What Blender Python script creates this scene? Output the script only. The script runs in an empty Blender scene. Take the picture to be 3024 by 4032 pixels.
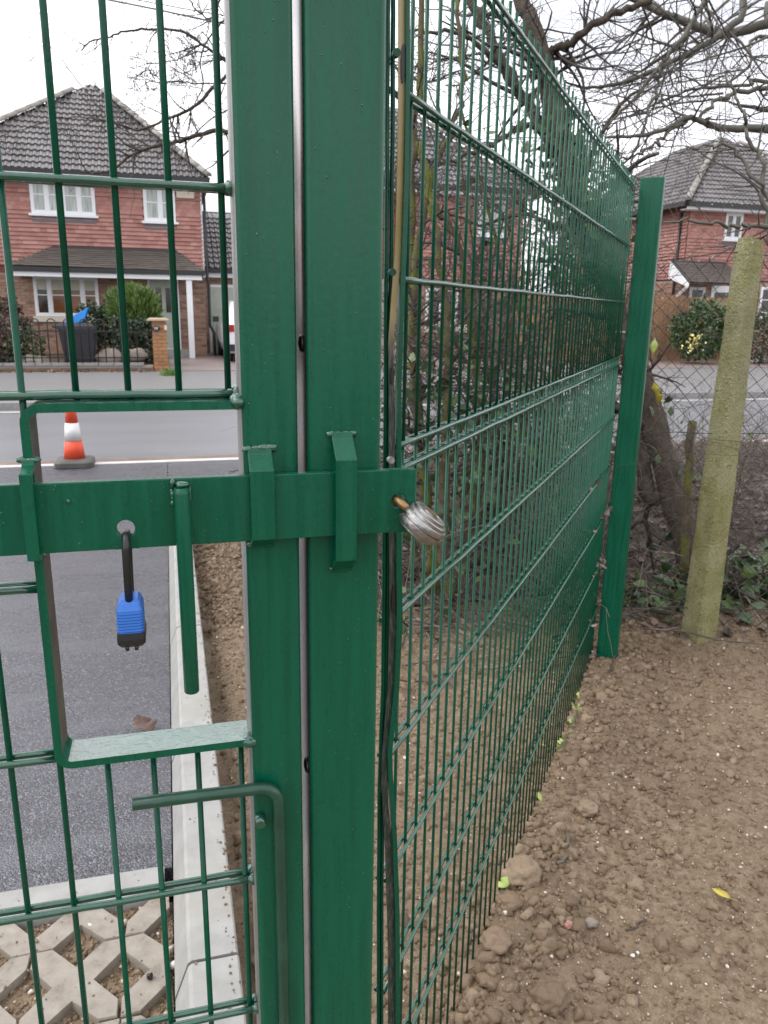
import bpy, bmesh, math, random
import numpy as np
from mathutils import Vector, Matrix, noise
random.seed(7); rng = np.random.default_rng(7)
scene = bpy.context.scene
COL = scene.collection

# ------------------------------------------------------------------ camera
CAMZ = 1.45
YAW, PITCH, ROLL, FPX = 0.2693, 0.258, -0.0163, 3059.56
_cy, _sy, _cp, _sp = math.cos(YAW), math.sin(YAW), math.cos(PITCH), math.sin(PITCH)
_f = np.array([_sy*_cp, _cy*_cp, -_sp]); _r = np.array([_cy, -_sy, 0.0]); _d = np.cross(_f, _r)
_cr, _sr = math.cos(ROLL), math.sin(ROLL)
RM = np.array([_cr*_r+_sr*_d, -_sr*_r+_cr*_d, _f])
cam_data = bpy.data.cameras.new('camera'); cam = bpy.data.objects.new('camera', cam_data); COL.objects.link(cam)
m = Matrix.Identity(4)
for i in range(3):
    m[i][0] = RM[0][i]; m[i][1] = -RM[1][i]; m[i][2] = -RM[2][i]
m[2][3] = CAMZ
cam.matrix_world = m
cam_data.sensor_width = 36; cam_data.lens = FPX/4032*36
cam_data.clip_start = 0.02; cam_data.clip_end = 600
cam_data.dof.use_dof = True; cam_data.dof.focus_distance = 0.95; cam_data.dof.aperture_fstop = 17.0
scene.camera = cam
def ray(u, v): return RM.T @ np.array([(u-1512)/FPX, (v-2016)/FPX, 1.0])
def onY(u, v, Y): r = ray(u, v); p = r*Y/r[1]; return Vector((p[0], p[1], p[2]+CAMZ))
def onZ(u, v, Z): r = ray(u, v); p = r*(Z-CAMZ)/r[2]; return Vector((p[0], p[1], p[2]+CAMZ))
def onD(u, v, D): p = ray(u, v)*D; return Vector((p[0], p[1], p[2]+CAMZ))

# ------------------------------------------------------------------ world, sun, exposure
world = bpy.data.worlds.new('World'); scene.world = world; world.use_nodes = True
wn = world.node_tree.nodes; wl = world.node_tree.links; wn.clear()
SUN_EL, SUN_AZ = math.radians(52), math.radians(282)
sky = wn.new('ShaderNodeTexSky'); sky.sky_type = 'NISHITA'; sky.sun_disc = False
sky.sun_elevation = SUN_EL; sky.sun_rotation = SUN_AZ; sky.dust_density = 4; sky.air_density = 1.0; sky.ozone_density = 1.0
hs = wn.new('ShaderNodeHueSaturation'); hs.inputs['Saturation'].default_value = 0.10; hs.inputs['Value'].default_value = 1.0
tc = wn.new('ShaderNodeTexCoord'); mp = wn.new('ShaderNodeMapping'); mp.inputs['Scale'].default_value = (1.3, 1.3, 3.2)
nz = wn.new('ShaderNodeTexNoise'); nz.inputs['Scale'].default_value = 1.6; nz.inputs['Detail'].default_value = 5; nz.inputs['Roughness'].default_value = 0.55
cr = wn.new('ShaderNodeValToRGB'); cr.color_ramp.elements[0].position = 0.36; cr.color_ramp.elements[1].position = 0.62
cr.color_ramp.elements[0].color = (4.3, 4.45, 5.05, 1); cr.color_ramp.elements[1].color = (11.5, 11.5, 11.8, 1)
mix = wn.new('ShaderNodeMix'); mix.data_type = 'RGBA'; mix.inputs[0].default_value = 0.75
bg = wn.new('ShaderNodeBackground'); bg.inputs['Strength'].default_value = 0.1
wo = wn.new('ShaderNodeOutputWorld')
wl.new(tc.outputs['Generated'], mp.inputs[0]); wl.new(mp.outputs[0], nz.inputs['Vector']); wl.new(nz.outputs['Fac'], cr.inputs[0])
wl.new(sky.outputs[0], hs.inputs['Color']); wl.new(hs.outputs[0], mix.inputs[6]); wl.new(cr.outputs[0], mix.inputs[7])
wl.new(mix.outputs[2], bg.inputs['Color']); wl.new(bg.outputs[0], wo.inputs[0])
sun_d = bpy.data.lights.new('sun', 'SUN'); sun_d.energy = 0.5; sun_d.angle = math.radians(40); sun_d.color = (1.0, 0.97, 0.93)
sun = bpy.data.objects.new('sun', sun_d); COL.objects.link(sun)
sun.rotation_euler = (math.pi/2-SUN_EL, 0, math.pi-SUN_AZ)
vs = scene.view_settings; vs.view_transform = 'Standard'; vs.look = 'None'; vs.gamma = 1.0; vs.use_curve_mapping = False; vs.exposure = 1.3
scene.cycles.max_bounces = 5; scene.cycles.diffuse_bounces = 3; scene.cycles.glossy_bounces = 3; scene.cycles.transmission_bounces = 3; scene.cycles.caustics_reflective = False; scene.cycles.caustics_refractive = False

# ------------------------------------------------------------------ helpers
class MB:
    def __init__(s): s.v = []; s.f = []; s.m = []; s.sm = []
    def face(s, idx, mat=0, smooth=False): s.f.append(tuple(idx)); s.m.append(mat); s.sm.append(smooth)
    def add(s, vs_, fs, mat=0, smooth=False):
        o = len(s.v); s.v.extend([tuple(p) for p in vs_])
        for f in fs: s.face([o+i for i in f], mat, smooth)
    def box(s, x0, x1, y0, y1, z0, z1, mat=0):
        s.add([(x0,y0,z0),(x1,y0,z0),(x1,y1,z0),(x0,y1,z0),(x0,y0,z1),(x1,y0,z1),(x1,y1,z1),(x0,y1,z1)],
              [(0,3,2,1),(4,5,6,7),(0,1,5,4),(1,2,6,5),(2,3,7,6),(3,0,4,7)], mat)
    def prism(s, poly, w0, w1, ax='z', mat=0, smooth=False, caps=True):
        """poly: 2D points ccw; extruded along ax from w0 to w1 (x: poly=(y,z), y: poly=(x,z), z: poly=(x,y))"""
        def P(a, b, w): return {'z': (a, b, w), 'y': (a, w, b), 'x': (w, a, b)}[ax]
        n = len(poly); o = len(s.v)
        s.v.extend([P(a, b, w0) for a, b in poly]); s.v.extend([P(a, b, w1) for a, b in poly])
        for i in range(n):
            j = (i+1) % n; s.face((o+i, o+j, o+n+j, o+n+i), mat, smooth)
        if caps: s.face([o+i for i in reversed(range(n))], mat); s.face([o+n+i for i in range(n)], mat)
    def tube(s, pts, rad, sides=6, mat=0, smooth=True, caps=True):
        pts = [Vector(p) for p in pts]; n = len(pts)
        if not hasattr(rad, '__len__'): rad = [rad]*n
        t = (pts[1]-pts[0]).normalized(); up = Vector((0, 0, 1)) if abs(t.z) < 0.9 else Vector((0, 1, 0))
        a = t.cross(up).normalized(); o = len(s.v)
        for i in range(n):
            if 0 < i < n-1: t = (pts[i+1]-pts[i-1])
            elif i == n-1: t = pts[i]-pts[i-1]
            t = t.normalized() if t.length > 1e-9 else Vector((0, 0, 1))
            a = (a-t*a.dot(t)); a = a.normalized() if a.length > 1e-6 else t.orthogonal().normalized()
            b = t.cross(a)
            for k in range(sides):
                th = 2*math.pi*k/sides; p = pts[i]+(a*math.cos(th)+b*math.sin(th))*rad[i]; s.v.append((p.x, p.y, p.z))
        for i in range(n-1):
            for k in range(sides):
                k2 = (k+1) % sides
                s.face((o+i*sides+k, o+i*sides+k2, o+(i+1)*sides+k2, o+(i+1)*sides+k), mat, smooth)
        if caps:
            s.face([o+k for k in reversed(range(sides))], mat); s.face([o+(n-1)*sides+k for k in range(sides)], mat)
    def loft(s, rings, mat=0, smooth=False, caps=True):
        n = len(rings[0]); o = len(s.v)
        for r in rings: s.v.extend([tuple(p) for p in r])
        for i in range(len(rings)-1):
            for k in range(n):
                k2 = (k+1) % n; s.face((o+i*n+k, o+i*n+k2, o+(i+1)*n+k2, o+(i+1)*n+k), mat, smooth)
        if caps: s.face([o+k for k in reversed(range(n))], mat); s.face([o+(len(rings)-1)*n+k for k in range(n)], mat)
    def strip(s, pts, t, w0, w1, ax, mat=0, closed=False):
        """flat bar: centreline pts (2D), thickness t, extruded w0..w1 along ax"""
        n = len(pts); L = []; R_ = []
        for i in range(n):
            p = Vector(pts[i])
            if i == 0: d = Vector(pts[1])-p
            elif i == n-1: d = p-Vector(pts[i-1])
            else: d = (Vector(pts[i+1])-p).normalized()+(p-Vector(pts[i-1])).normalized()
            d.normalize(); nn = Vector((-d.y, d.x)); k = 1.0
            if 0 < i < n-1:
                e = (p-Vector(pts[i-1])).normalized(); c = abs(d.dot(e)); k = 1/max(c, 0.5)
            L.append(p+nn*t/2*k); R_.append(p-nn*t/2*k)
        def P(a, w): return {'z': (a.x, a.y, w), 'y': (a.x, w, a.y), 'x': (w, a.x, a.y)}[ax]
        rings = [[P(L[i], w0), P(L[i], w1), P(R_[i], w1), P(R_[i], w0)] for i in range(n)]
        s.loft(rings, mat)
    def build(s, name, mats, parent=None):
        me = bpy.data.meshes.new(name)
        me.from_pydata(s.v, [], s.f)
        if not isinstance(mats, (list, tuple)): mats = [mats]
        for mt in mats: me.materials.append(mt)
        me.polygons.foreach_set('material_index', s.m); me.polygons.foreach_set('use_smooth', s.sm)
        bm = bmesh.new(); bm.from_mesh(me); bmesh.ops.recalc_face_normals(bm, faces=bm.faces); bm.to_mesh(me); bm.free()
        me.update()
        return link(name, me, parent)
    def mesh(s, name, mats):
        o = s.build(name, mats); me = o.data; bpy.data.objects.remove(o); return me
def link(name, me, parent=None):
    o = bpy.data.objects.new(name, me); COL.objects.link(o)
    if parent is not None: attach(o, parent)
    return o
def attach(o, parent):
    o.parent = parent
    if parent.type == 'EMPTY': o.matrix_parent_inverse = Matrix.Translation(-Vector(parent.location))
def tag(o, label=None, cat=None, group=None, kind=None):
    if label: o['label'] = label
    if cat: o['category'] = cat
    if group: o['group'] = group
    if kind: o['kind'] = kind
    return o
def thing(name, label, cat, loc=(0, 0, 0), group=None):
    o = bpy.data.objects.new(name, None); COL.objects.link(o); o.location = loc; o.empty_display_size = 0.1
    return tag(o, label, cat, group)
def piece(name, me, mat4, parent):
    o = bpy.data.objects.new(name, me); COL.objects.link(o); attach(o, parent); o.matrix_basis = mat4; return o
def fast_mesh(name, V, F, mats, parent=None, smooth=False):
    """V (n,3) array, F (m,k) array of equal sized faces"""
    me = bpy.data.meshes.new(name); V = np.asarray(V, np.float32); F = np.asarray(F, np.int32)
    me.vertices.add(len(V)); me.vertices.foreach_set('co', V.ravel())
    k = F.shape[1]; me.loops.add(F.size); me.loops.foreach_set('vertex_index', F.ravel())
    me.polygons.add(len(F)); me.polygons.foreach_set('loop_start', np.arange(0, F.size, k, dtype=np.int32))
    me.polygons.foreach_set('use_smooth', np.full(len(F), smooth))
    if not isinstance(mats, (list, tuple)): mats = [mats]
    for mt in mats: me.materials.append(mt)
    me.update(calc_edges=True); me.validate()
    return link(name, me, parent)
def join_pieces(name, me, mats4, mat, parent):
    """many copies of one mesh joined into one stuff part"""
    if not mats4: return None
    V0 = np.array([v.co[:] for v in me.vertices]); polys = [list(p.vertices) for p in me.polygons]
    tris = []
    for p in polys:
        for i in range(1, len(p)-1): tris.append((p[0], p[i], p[i+1]))
    T0 = np.array(tris); Vs = []; Fs = []
    for i, M in enumerate(mats4):
        M = np.array(M); Vs.append(V0@M[:3, :3].T+M[:3, 3]); Fs.append(T0+i*len(V0))
    o = fast_mesh(name, np.concatenate(Vs), np.concatenate(Fs), mat, parent); o['kind'] = 'stuff'; return o
def pieces(name, me, mats4, parent, limit=290):
    """first `limit` are single parts, the rest one stuff part"""
    for M in mats4[:limit]: piece(name, me, M, parent)
    join_pieces(name+'_mass', me, mats4[limit:], me.materials[0], parent)
def rrect(x0, x1, y0, y1, r, seg=3):
    P = []
    for cx, cy, a0 in ((x1-r, y1-r, 0), (x0+r, y1-r, 90), (x0+r, y0+r, 180), (x1-r, y0+r, 270)):
        for k in range(seg+1):
            a = math.radians(a0+90*k/seg); P.append((cx+r*math.cos(a), cy+r*math.sin(a)))
    return P
def T(x, y, z, rz=0.0, s=1.0): return Matrix.Translation((x, y, z)) @ Matrix.Rotation(rz, 4, 'Z') @ Matrix.Scale(s, 4)
def arc(cx, cy, r, a0, a1, n): return [(cx+r*math.cos(math.radians(a0+(a1-a0)*k/n)), cy+r*math.sin(math.radians(a0+(a1-a0)*k/n))) for k in range(n+1)]
_ico = {}
def ico(sub):
    if sub not in _ico:
        bm = bmesh.new(); bmesh.ops.create_icosphere(bm, subdivisions=sub, radius=1.0)
        bm.verts.ensure_lookup_table()
        _ico[sub] = (np.array([v.co[:] for v in bm.verts]), np.array([[v.index for v in f.verts] for f in bm.faces])); bm.free()
    return _ico[sub]
def lump(sub, amp, freq, seed, sq=(1, 1, 1)):
    V, F = ico(sub); out = []
    for p in V:
        k = 1+amp*noise.noise(Vector(p)*freq+Vector((seed*7.3, seed*1.7, 0)))+amp*0.5*noise.noise(Vector(p)*freq*2.3+Vector((0, seed*5.1, 3)))
        out.append(p*k*np.array(sq))
    return np.array(out), F
def rotmats(n, tilt=None):
    q = rng.normal(size=(n, 4)); q /= np.linalg.norm(q, axis=1)[:, None]; w, x, y, z = q.T
    return np.stack([1-2*(y*y+z*z), 2*(x*y-z*w), 2*(x*z+y*w), 2*(x*y+z*w), 1-2*(x*x+z*z), 2*(y*z-x*w), 2*(x*z-y*w), 2*(y*z+x*w), 1-2*(x*x+y*y)], 1).reshape(n, 3, 3)
def scatter(protos, P, S, Rm):
    """copies of prototype (V,F) lists at P (n,3), scale S (n,) or (n,3), rotations (n,3,3)"""
    n = len(P); S = np.asarray(S); S = S[:, None] if S.ndim == 1 else S
    which = rng.integers(0, len(protos), n); Vs = []; Fs = []; off = 0
    for k, (V0, F0) in enumerate(protos):
        I = np.where(which == k)[0]
        if len(I) == 0: continue
        V = np.einsum('nij,nvj->nvi', Rm[I], V0[None]*S[I][:, None, :])+P[I][:, None, :]
        F = F0[None]+(np.arange(len(I))*len(V0))[:, None, None]+off
        Vs.append(V.reshape(-1, 3)); Fs.append(F.reshape(-1, F0.shape[1])); off += len(I)*len(V0)
    return np.concatenate(Vs), np.concatenate(Fs)

# ------------------------------------------------------------------ materials
class NT:
    def __init__(s, name):
        s.mat = bpy.data.materials.new(name); s.mat.use_nodes = True; s.n = s.mat.node_tree.nodes; s.l = s.mat.node_tree.links
        s.b = s.n['Principled BSDF']; s.tc = s.n.new('ShaderNodeTexCoord')
    def new(s, t, **kw):
        n = s.n.new(t)
        for k, v in kw.items(): setattr(n, k, v)
        return n
    def lk(s, a, b): s.l.new(a, b)
    def noise(s, scale, detail=4, rough=0.55, vec=None, stretch=None):
        n = s.new('ShaderNodeTexNoise'); n.inputs['Scale'].default_value = scale; n.inputs['Detail'].default_value = detail; n.inputs['Roughness'].default_value = rough
        v = vec or s.tc.outputs['Object']
        if stretch:
            mp_ = s.new('ShaderNodeMapping'); mp_.inputs['Scale'].default_value = stretch; s.lk(v, mp_.inputs[0]); v = mp_.outputs[0]
        s.lk(v, n.inputs['Vector']); return n.outputs['Fac']
    def ramp(s, fac, stops):
        r = s.new('ShaderNodeValToRGB'); e = r.color_ramp.elements
        while len(e) < len(stops): e.new(0.5)
        for el, (p, c) in zip(e, stops): el.position = p; el.color = (*c, 1) if len(c) == 3 else c
        s.lk(fac, r.inputs[0]); return r.outputs[0]
    def mixc(s, fac, a, b, blend='MIX'):
        m_ = s.new('ShaderNodeMix'); m_.data_type = 'RGBA'; m_.blend_type = blend
        for sock, v in ((m_.inputs[0], fac), (m_.inputs[6], a), (m_.inputs[7], b)):
            if hasattr(v, 'links'): s.lk(v, sock)
            elif isinstance(v, (int, float)): sock.default_value = v
            else: sock.default_value = (*v, 1)
        return m_.outputs[2]
    def math(s, op, a, b=0.0):
        m_ = s.new('ShaderNodeMath'); m_.operation = op
        for sock, v in ((m_.inputs[0], a), (m_.inputs[1], b)):
            if hasattr(v, 'links'): s.lk(v, sock)
            else: sock.default_value = v
        return m_.outputs[0]
    def rnd(s):
        o = s.new('ShaderNodeObjectInfo'); g = s.new('ShaderNodeNewGeometry')
        return s.math('FRACT', s.math('ADD', o.outputs['Random'], g.outputs['Random Per Island']))
    def bump(s, h, strength=0.3, dist=0.01):
        b_ = s.new('ShaderNodeBump'); b_.inputs['Strength'].default_value = strength; b_.inputs['Distance'].default_value = dist
        s.lk(h, b_.inputs['Height']); s.lk(b_.outputs[0], s.b.inputs['Normal'])
    def set(s, color=None, rough=None, metal=None, spec=None, coat=None):
        for k, v in (('Base Color', color), ('Roughness', rough), ('Metallic', metal), ('Specular IOR Level', spec), ('Coat Weight', coat)):
            if v is None: continue
            if hasattr(v, 'links'): s.lk(v, s.b.inputs[k])
            elif isinstance(v, (int, float)): s.b.inputs[k].default_value = v
            else: s.b.inputs[k].default_value = (*v, 1)
        return s.mat
def simple(name, c, rough=0.5, metal=0.0, var=0.12, scale=30, bump=0.0, spec=0.5):
    t = NT(name); n = t.noise(scale, 2)
    c2 = t.mixc(n, tuple(max(0, x*(1-var*1.6)) for x in c), tuple(x*(1+var) for x in c))
    if bump: t.bump(t.noise(scale*3, 3), bump, 0.004)
    return t.set(c2, rough, metal, spec)
def vary(name, cols, rough=0.7, scale=25, bump=0.25, dist=0.004, spec=0.4, dirt=0.25, dirtc=(0.05, 0.045, 0.04)):
    """per-piece colour from a list + grain"""
    t = NT(name); r = t.rnd(); k = len(cols)
    c = t.ramp(r, [(i/(max(1, k-1)), cc) for i, cc in enumerate(cols)])
    n = t.noise(scale, 3, 0.65); c = t.mixc(t.math('MULTIPLY', n, dirt), c, dirtc)
    if bump: t.bump(t.noise(scale*2.5, 2, 0.7), bump, dist)
    return t.set(c, rough, 0.0, spec)

M = {}
# green gate paint: hand painted, slight orange peel, runs and grime
t = NT('green_paint'); n1 = t.noise(6, 4, 0.6, stretch=(14, 14, 0.9)); n2 = t.noise(900, 2); n3 = t.noise(120, 4)
c = t.ramp(n1, [(0.3, (0.0013, 0.072, 0.037)), (0.55, (0.0018, 0.087, 0.046)), (0.8, (0.003, 0.097, 0.053))])
sp = t.ramp(t.noise(210, 2, 0.5, stretch=(1, 1, 0.35)), [(0.30, (1, 1, 1)), (0.36, (0, 0, 0))]); c = t.mixc(t.math('MULTIPLY', sp, 0.22), c, (0.003, 0.024, 0.016))
t.bump(t.math('ADD', t.math('MULTIPLY', n2, 0.35), n3), 0.12, 0.002)
rg_ = t.math('ADD', t.math('MULTIPLY', n1, 0.30), t.math('MULTIPLY', n3, 0.14))
M['green'] = t.set(c, t.ramp(rg_, [(0.12, (0.17, 0.17, 0.17)), (0.34, (0.42, 0.42, 0.42))]), 0, 0.34)
t = NT('green_wire_coat'); n3 = t.noise(160, 3)
t.bump(n3, 0.25, 0.002); M['wire'] = t.set(t.ramp(t.noise(25, 3), [(0.3, (0.001, 0.052, 0.028)), (0.7, (0.002, 0.076, 0.041))]), 0.24, 0, 0.26)
t = NT('green_wet_paint'); n3 = t.noise(95, 4, 0.6)
t.bump(n3, 0.35, 0.004); M['greenwet'] = t.set(t.ramp(t.noise(20, 3), [(0.3, (0.0015, 0.058, 0.032)), (0.7, (0.003, 0.078, 0.043))]), 0.26, 0, 0.6, 1.0); M['greenwet'].node_tree.nodes['Principled BSDF'].inputs['Coat Roughness'].default_value = 0.10
t = NT('green_rainwet_skytint'); dn = t.noise(75, 3, 0.65); t.bump(t.ramp(dn, [(0.42, (0, 0, 0)), (0.58, (1, 1, 1))]), 0.30, 0.003)
M['raintop_skytint'] = t.set(t.mixc(t.ramp(dn, [(0.4, (0, 0, 0)), (0.7, (0.25, 0.25, 0.25))]), (0.004, 0.080, 0.046), (0.10, 0.24, 0.19)), 0.20, 0, 1.0, 1.0); M['raintop_skytint'].node_tree.nodes['Principled BSDF'].inputs['Coat Roughness'].default_value = 0.12; M['raintop_skytint'].node_tree.nodes['Principled BSDF'].inputs['Coat IOR'].default_value = 1.8  # wet paint; pale mint in the colour paints the sky's reflection on upward faces
t = NT('green_rail_paint'); t.bump(t.noise(110, 3, 0.6), 0.4, 0.003); M['railpaint'] = t.set(t.ramp(t.noise(20, 2), [(0.3, (0.0015, 0.058, 0.032)), (0.7, (0.003, 0.078, 0.043))]), 0.14, 0, 0.5, 0.8); M['railpaint'].node_tree.nodes['Principled BSDF'].inputs['Coat Roughness'].default_value = 0.06; M['railpaint'].node_tree.nodes['Principled BSDF'].inputs['Coat IOR'].default_value = 1.6
t = NT('galvanised_steel'); n1 = t.noise(30, 5, 0.6, stretch=(6, 6, 0.6)); n2 = t.noise(300, 3)
t.bump(n2, 0.3, 0.002); M['galv'] = t.set(t.ramp(n1, [(0.25, (0.20, 0.19, 0.175)), (0.55, (0.34, 0.33, 0.32)), (0.8, (0.46, 0.46, 0.46))]), 0.45, 0.75, 0.5)
t = NT('stop_bar_steel'); n1 = t.noise(16, 6, 0.65, stretch=(40, 40, 1)); n2 = t.noise(9, 3)
c = t.ramp(n1, [(0.2, (0.14, 0.125, 0.12)), (0.5, (0.27, 0.25, 0.245)), (0.8, (0.42, 0.405, 0.405))]); c = t.mixc(t.ramp(n2, [(0.45, (0, 0, 0)), (0.7, (0.6, 0.6, 0.6))]), c, (0.22, 0.13, 0.12))
M['stopbar'] = t.set(c, 0.24, 0.9)
M['dropbolt'] = simple('weathered_green_rod', (0.014, 0.062, 0.038), 0.32, 0, 0.35, 30, 0.25)
M['galvdull'] = simple('dull_brown_zinc', (0.115, 0.105, 0.088), 0.5, 0.3, 0.45, 25)
t = NT('weathered_zinc_strip'); n1 = t.noise(7, 4, 0.6, stretch=(3, 3, 1)); n2 = t.noise(60, 4, stretch=(8, 8, 1))
sep = t.new('ShaderNodeSeparateXYZ'); t.lk(t.tc.outputs['Object'], sep.inputs[0])
zz = t.new('ShaderNodeMapRange'); zz.inputs[1].default_value = 1.28; zz.inputs[2].default_value = 1.62; t.lk(sep.outputs['Z'], zz.inputs[0])
ye = t.ramp(n1, [(0.35, (0.30, 0.21, 0.075)), (0.65, (0.42, 0.33, 0.19))]); gr = t.ramp(n2, [(0.3, (0.016, 0.045, 0.030)), (0.5, (0.06, 0.072, 0.062)), (0.7, (0.17, 0.165, 0.155))])
M['zinc'] = t.set(t.mixc(t.ramp(zz.outputs[0], [(0.33, (0, 0, 0)), (0.48, (1, 1, 1))]), gr, ye), 0.42, 0.35)
M['chrome'] = simple('satin_chrome', (0.40, 0.39, 0.38), 0.36, 1.0, 0.35, 110, 0.25)
M['brass'] = simple('dirty_brass', (0.32, 0.20, 0.09), 0.35, 0.8, 0.4, 120)
M['black_plastic'] = simple('black_plastic', (0.016, 0.016, 0.018), 0.32, 0, 0.1, 40)
M['blue_plastic'] = simple('blue_plastic', (0.028, 0.145, 0.52), 0.42, 0, 0.06, 60)
M['rubber'] = simple('black_rubber', (0.008, 0.008, 0.009), 0.25, 0, 0.1)
# soil
t = NT('turned_soil'); n1 = t.noise(2.2, 2, 0.6); n2 = t.noise(38, 4, 0.7); n3 = t.noise(220, 3, 0.7)
c = t.ramp(n2, [(0.25, (0.115, 0.077, 0.046)), (0.5, (0.230, 0.164, 0.104)), (0.75, (0.335, 0.252, 0.170))])
c = t.mixc(t.ramp(n1, [(0.4, (0, 0, 0)), (0.65, (0.45, 0.45, 0.45))]), c, (0.150, 0.105, 0.067))
vo = t.new('ShaderNodeTexVoronoi'); vo.inputs['Scale'].default_value = 85; t.lk(t.tc.outputs['Object'], vo.inputs['Vector'])
c = t.mixc(t.math('LESS_THAN', vo.outputs['Distance'], 0.13), c, (0.42, 0.36, 0.29))
t.bump(t.math('ADD', n2, t.math('MULTIPLY', n3, 0.6)), 0.8, 0.012); M['soil'] = t.set(c, 0.62, 0, 0.35)
t = NT('soil_clod'); r = t.rnd(); n2 = t.noise(60, 3, 0.7)
c = t.mixc(n2, t.ramp(r, [(0.0, (0.150, 0.101, 0.061)), (0.6, (0.252, 0.182, 0.116)), (1.0, (0.37, 0.283, 0.194))]), (0.165, 0.114, 0.072))
t.bump(t.noise(190, 3, 0.7), 0.7, 0.006); M['clod'] = t.set(c, 0.62, 0, 0.35)
M['pebble'] = vary('pale_pebbles', [(0.50, 0.43, 0.34), (0.66, 0.62, 0.56), (0.42, 0.31, 0.20), (0.56, 0.49, 0.40), (0.35, 0.24, 0.16), (0.74, 0.71, 0.66), (0.46, 0.37, 0.27)], 0.35, 60, 0.2, 0.002, 0.5, 0.12)
# asphalt
t = NT('new_asphalt'); n2 = t.noise(2.6, 3, 0.6, stretch=(0.4, 1.8, 1)); n1 = t.noise(300, 2, 0.6)
wv = t.new('ShaderNodeTexVoronoi'); wv.inputs['Scale'].default_value = 210; t.lk(t.tc.outputs['Object'], wv.inputs['Vector'])
sp_ = t.new('ShaderNodeSeparateColor'); t.lk(wv.outputs['Color'], sp_.inputs[0])
c = t.ramp(sp_.outputs[0], [(0.0, (0.016, 0.016, 0.021)), (0.5, (0.048, 0.048, 0.059)), (0.85, (0.092, 0.093, 0.109)), (1.0, (0.20, 0.20, 0.22))])
c = t.mixc(t.ramp(n2, [(0.42, (0, 0, 0)), (0.62, (0.5, 0.5, 0.5))]), c, (0.115, 0.116, 0.132))  # paler streaks put the wet sheen into the base colour
hgt = t.math('ADD', t.math('MULTIPLY', sp_.outputs[0], 0.55), t.math('SUBTRACT', t.math('MULTIPLY', n1, 0.5), t.math('MULTIPLY', wv.outputs['Distance'], 0.9)))
t.bump(hgt, 0.6, 0.005)
M['asphalt'] = t.set(c, t.ramp(n2, [(0.35, (0.30, 0.30, 0.30)), (0.62, (0.17, 0.17, 0.17))]), 0, 0.8)
t = NT('old_road'); n1 = t.noise(160, 5, 0.7); n2 = t.noise(0.9, 6, 0.6, stretch=(0.5, 2.2, 1))
c = t.ramp(n1, [(0.3, (0.13, 0.132, 0.142)), (0.7, (0.215, 0.218, 0.232))]); c = t.mixc(t.ramp(n2, [(0.4, (0, 0, 0)), (0.65, (0.5, 0.5, 0.5))]), c, (0.125, 0.125, 0.13))
t.bump(n1, 0.35, 0.006); M['road'] = t.set(c, 0.36, 0, 0.5)
t = NT('pavement_tarmac'); n1 = t.noise(140, 5, 0.7); n2 = t.noise(0.7, 4)
c = t.ramp(n1, [(0.3, (0.16, 0.157, 0.158)), (0.7, (0.23, 0.226, 0.227))]); c = t.mixc(t.ramp(n2, [(0.45, (0, 0, 0)), (0.6, (0.5, 0.5, 0.5))]), c, (0.19, 0.18, 0.18))
t.bump(n1, 0.3, 0.005); M['pavement'] = t.set(c, 0.42)
t = NT('precast_concrete'); n1 = t.noise(14, 6, 0.6); n2 = t.noise(240, 4, 0.7)
c = t.ramp(n1, [(0.25, (0.255, 0.248, 0.230)), (0.55, (0.325, 0.32, 0.305)), (0.8, (0.365, 0.362, 0.352))]); c = t.mixc(t.ramp(n2, [(0.62, (0, 0, 0)), (0.75, (0.4, 0.4, 0.4))]), c, (0.3, 0.26, 0.2))
c = t.mixc(t.ramp(t.noise(5, 4), [(0.55, (0, 0, 0)), (0.72, (0.5, 0.5, 0.5))]), c, (0.29, 0.268, 0.215))
t.bump(n2, 0.35, 0.002); M['kerb'] = t.set(c, 0.6, 0, 0.4)
t = NT('muddy_paver_concrete'); n1 = t.noise(16, 6, 0.65); n2 = t.noise(260, 4, 0.7)
c = t.ramp(n1, [(0.25, (0.15, 0.115, 0.085)), (0.45, (0.27, 0.235, 0.195)), (0.8, (0.38, 0.345, 0.305))])
t.bump(n2, 0.5, 0.003); M['paver'] = t.set(c, 0.62, 0, 0.4)
M['white_line'] = simple('worn_white_line', (0.62, 0.60, 0.57), 0.5, 0, 0.2, 8)
M['brown_strip'] = simple('brown_gutter_dirt', (0.20, 0.14, 0.105), 0.6, 0, 0.5, 5)
M['granite'] = simple('kerb_granite', (0.27, 0.26, 0.26), 0.5, 0, 0.25, 20)
# house materials
M['rooftile'] = vary('wet_roof_tile', [(0.11, 0.10, 0.105), (0.165, 0.153, 0.158), (0.135, 0.125, 0.13), (0.09, 0.082, 0.085)], 0.24, 18, 0.3, 0.006, 0.5, 0.4, (0.09, 0.075, 0.06))
M['porchtile'] = vary('mossy_porch_tile', [(0.085, 0.072, 0.066), (0.12, 0.102, 0.093), (0.10, 0.084, 0.076)], 0.55, 14, 0.4, 0.01, 0.4, 0.35, (0.10, 0.09, 0.06))
M['hiptile'] = vary('hip_tile_mortar', [(0.30, 0.28, 0.265), (0.24, 0.225, 0.215)], 0.6, 14, 0.3, 0.01, 0.4, 0.3, (0.2, 0.2, 0.1))
M['hung'] = vary('red_hanging_tile', [(0.37, 0.165, 0.135), (0.46, 0.235, 0.20), (0.41, 0.198, 0.165), (0.32, 0.138, 0.115), (0.49, 0.26, 0.22)], 0.6, 14, 0.3, 0.004, 0.4, 0.18, (0.2, 0.07, 0.05))
M['brick'] = vary('stock_brick', [(0.27, 0.145, 0.10), (0.40, 0.24, 0.165), (0.34, 0.19, 0.13), (0.20, 0.11, 0.082), (0.43, 0.275, 0.195), (0.31, 0.17, 0.115)], 0.72, 20, 0.35, 0.004, 0.35, 0.25, (0.16, 0.10, 0.08))
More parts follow.
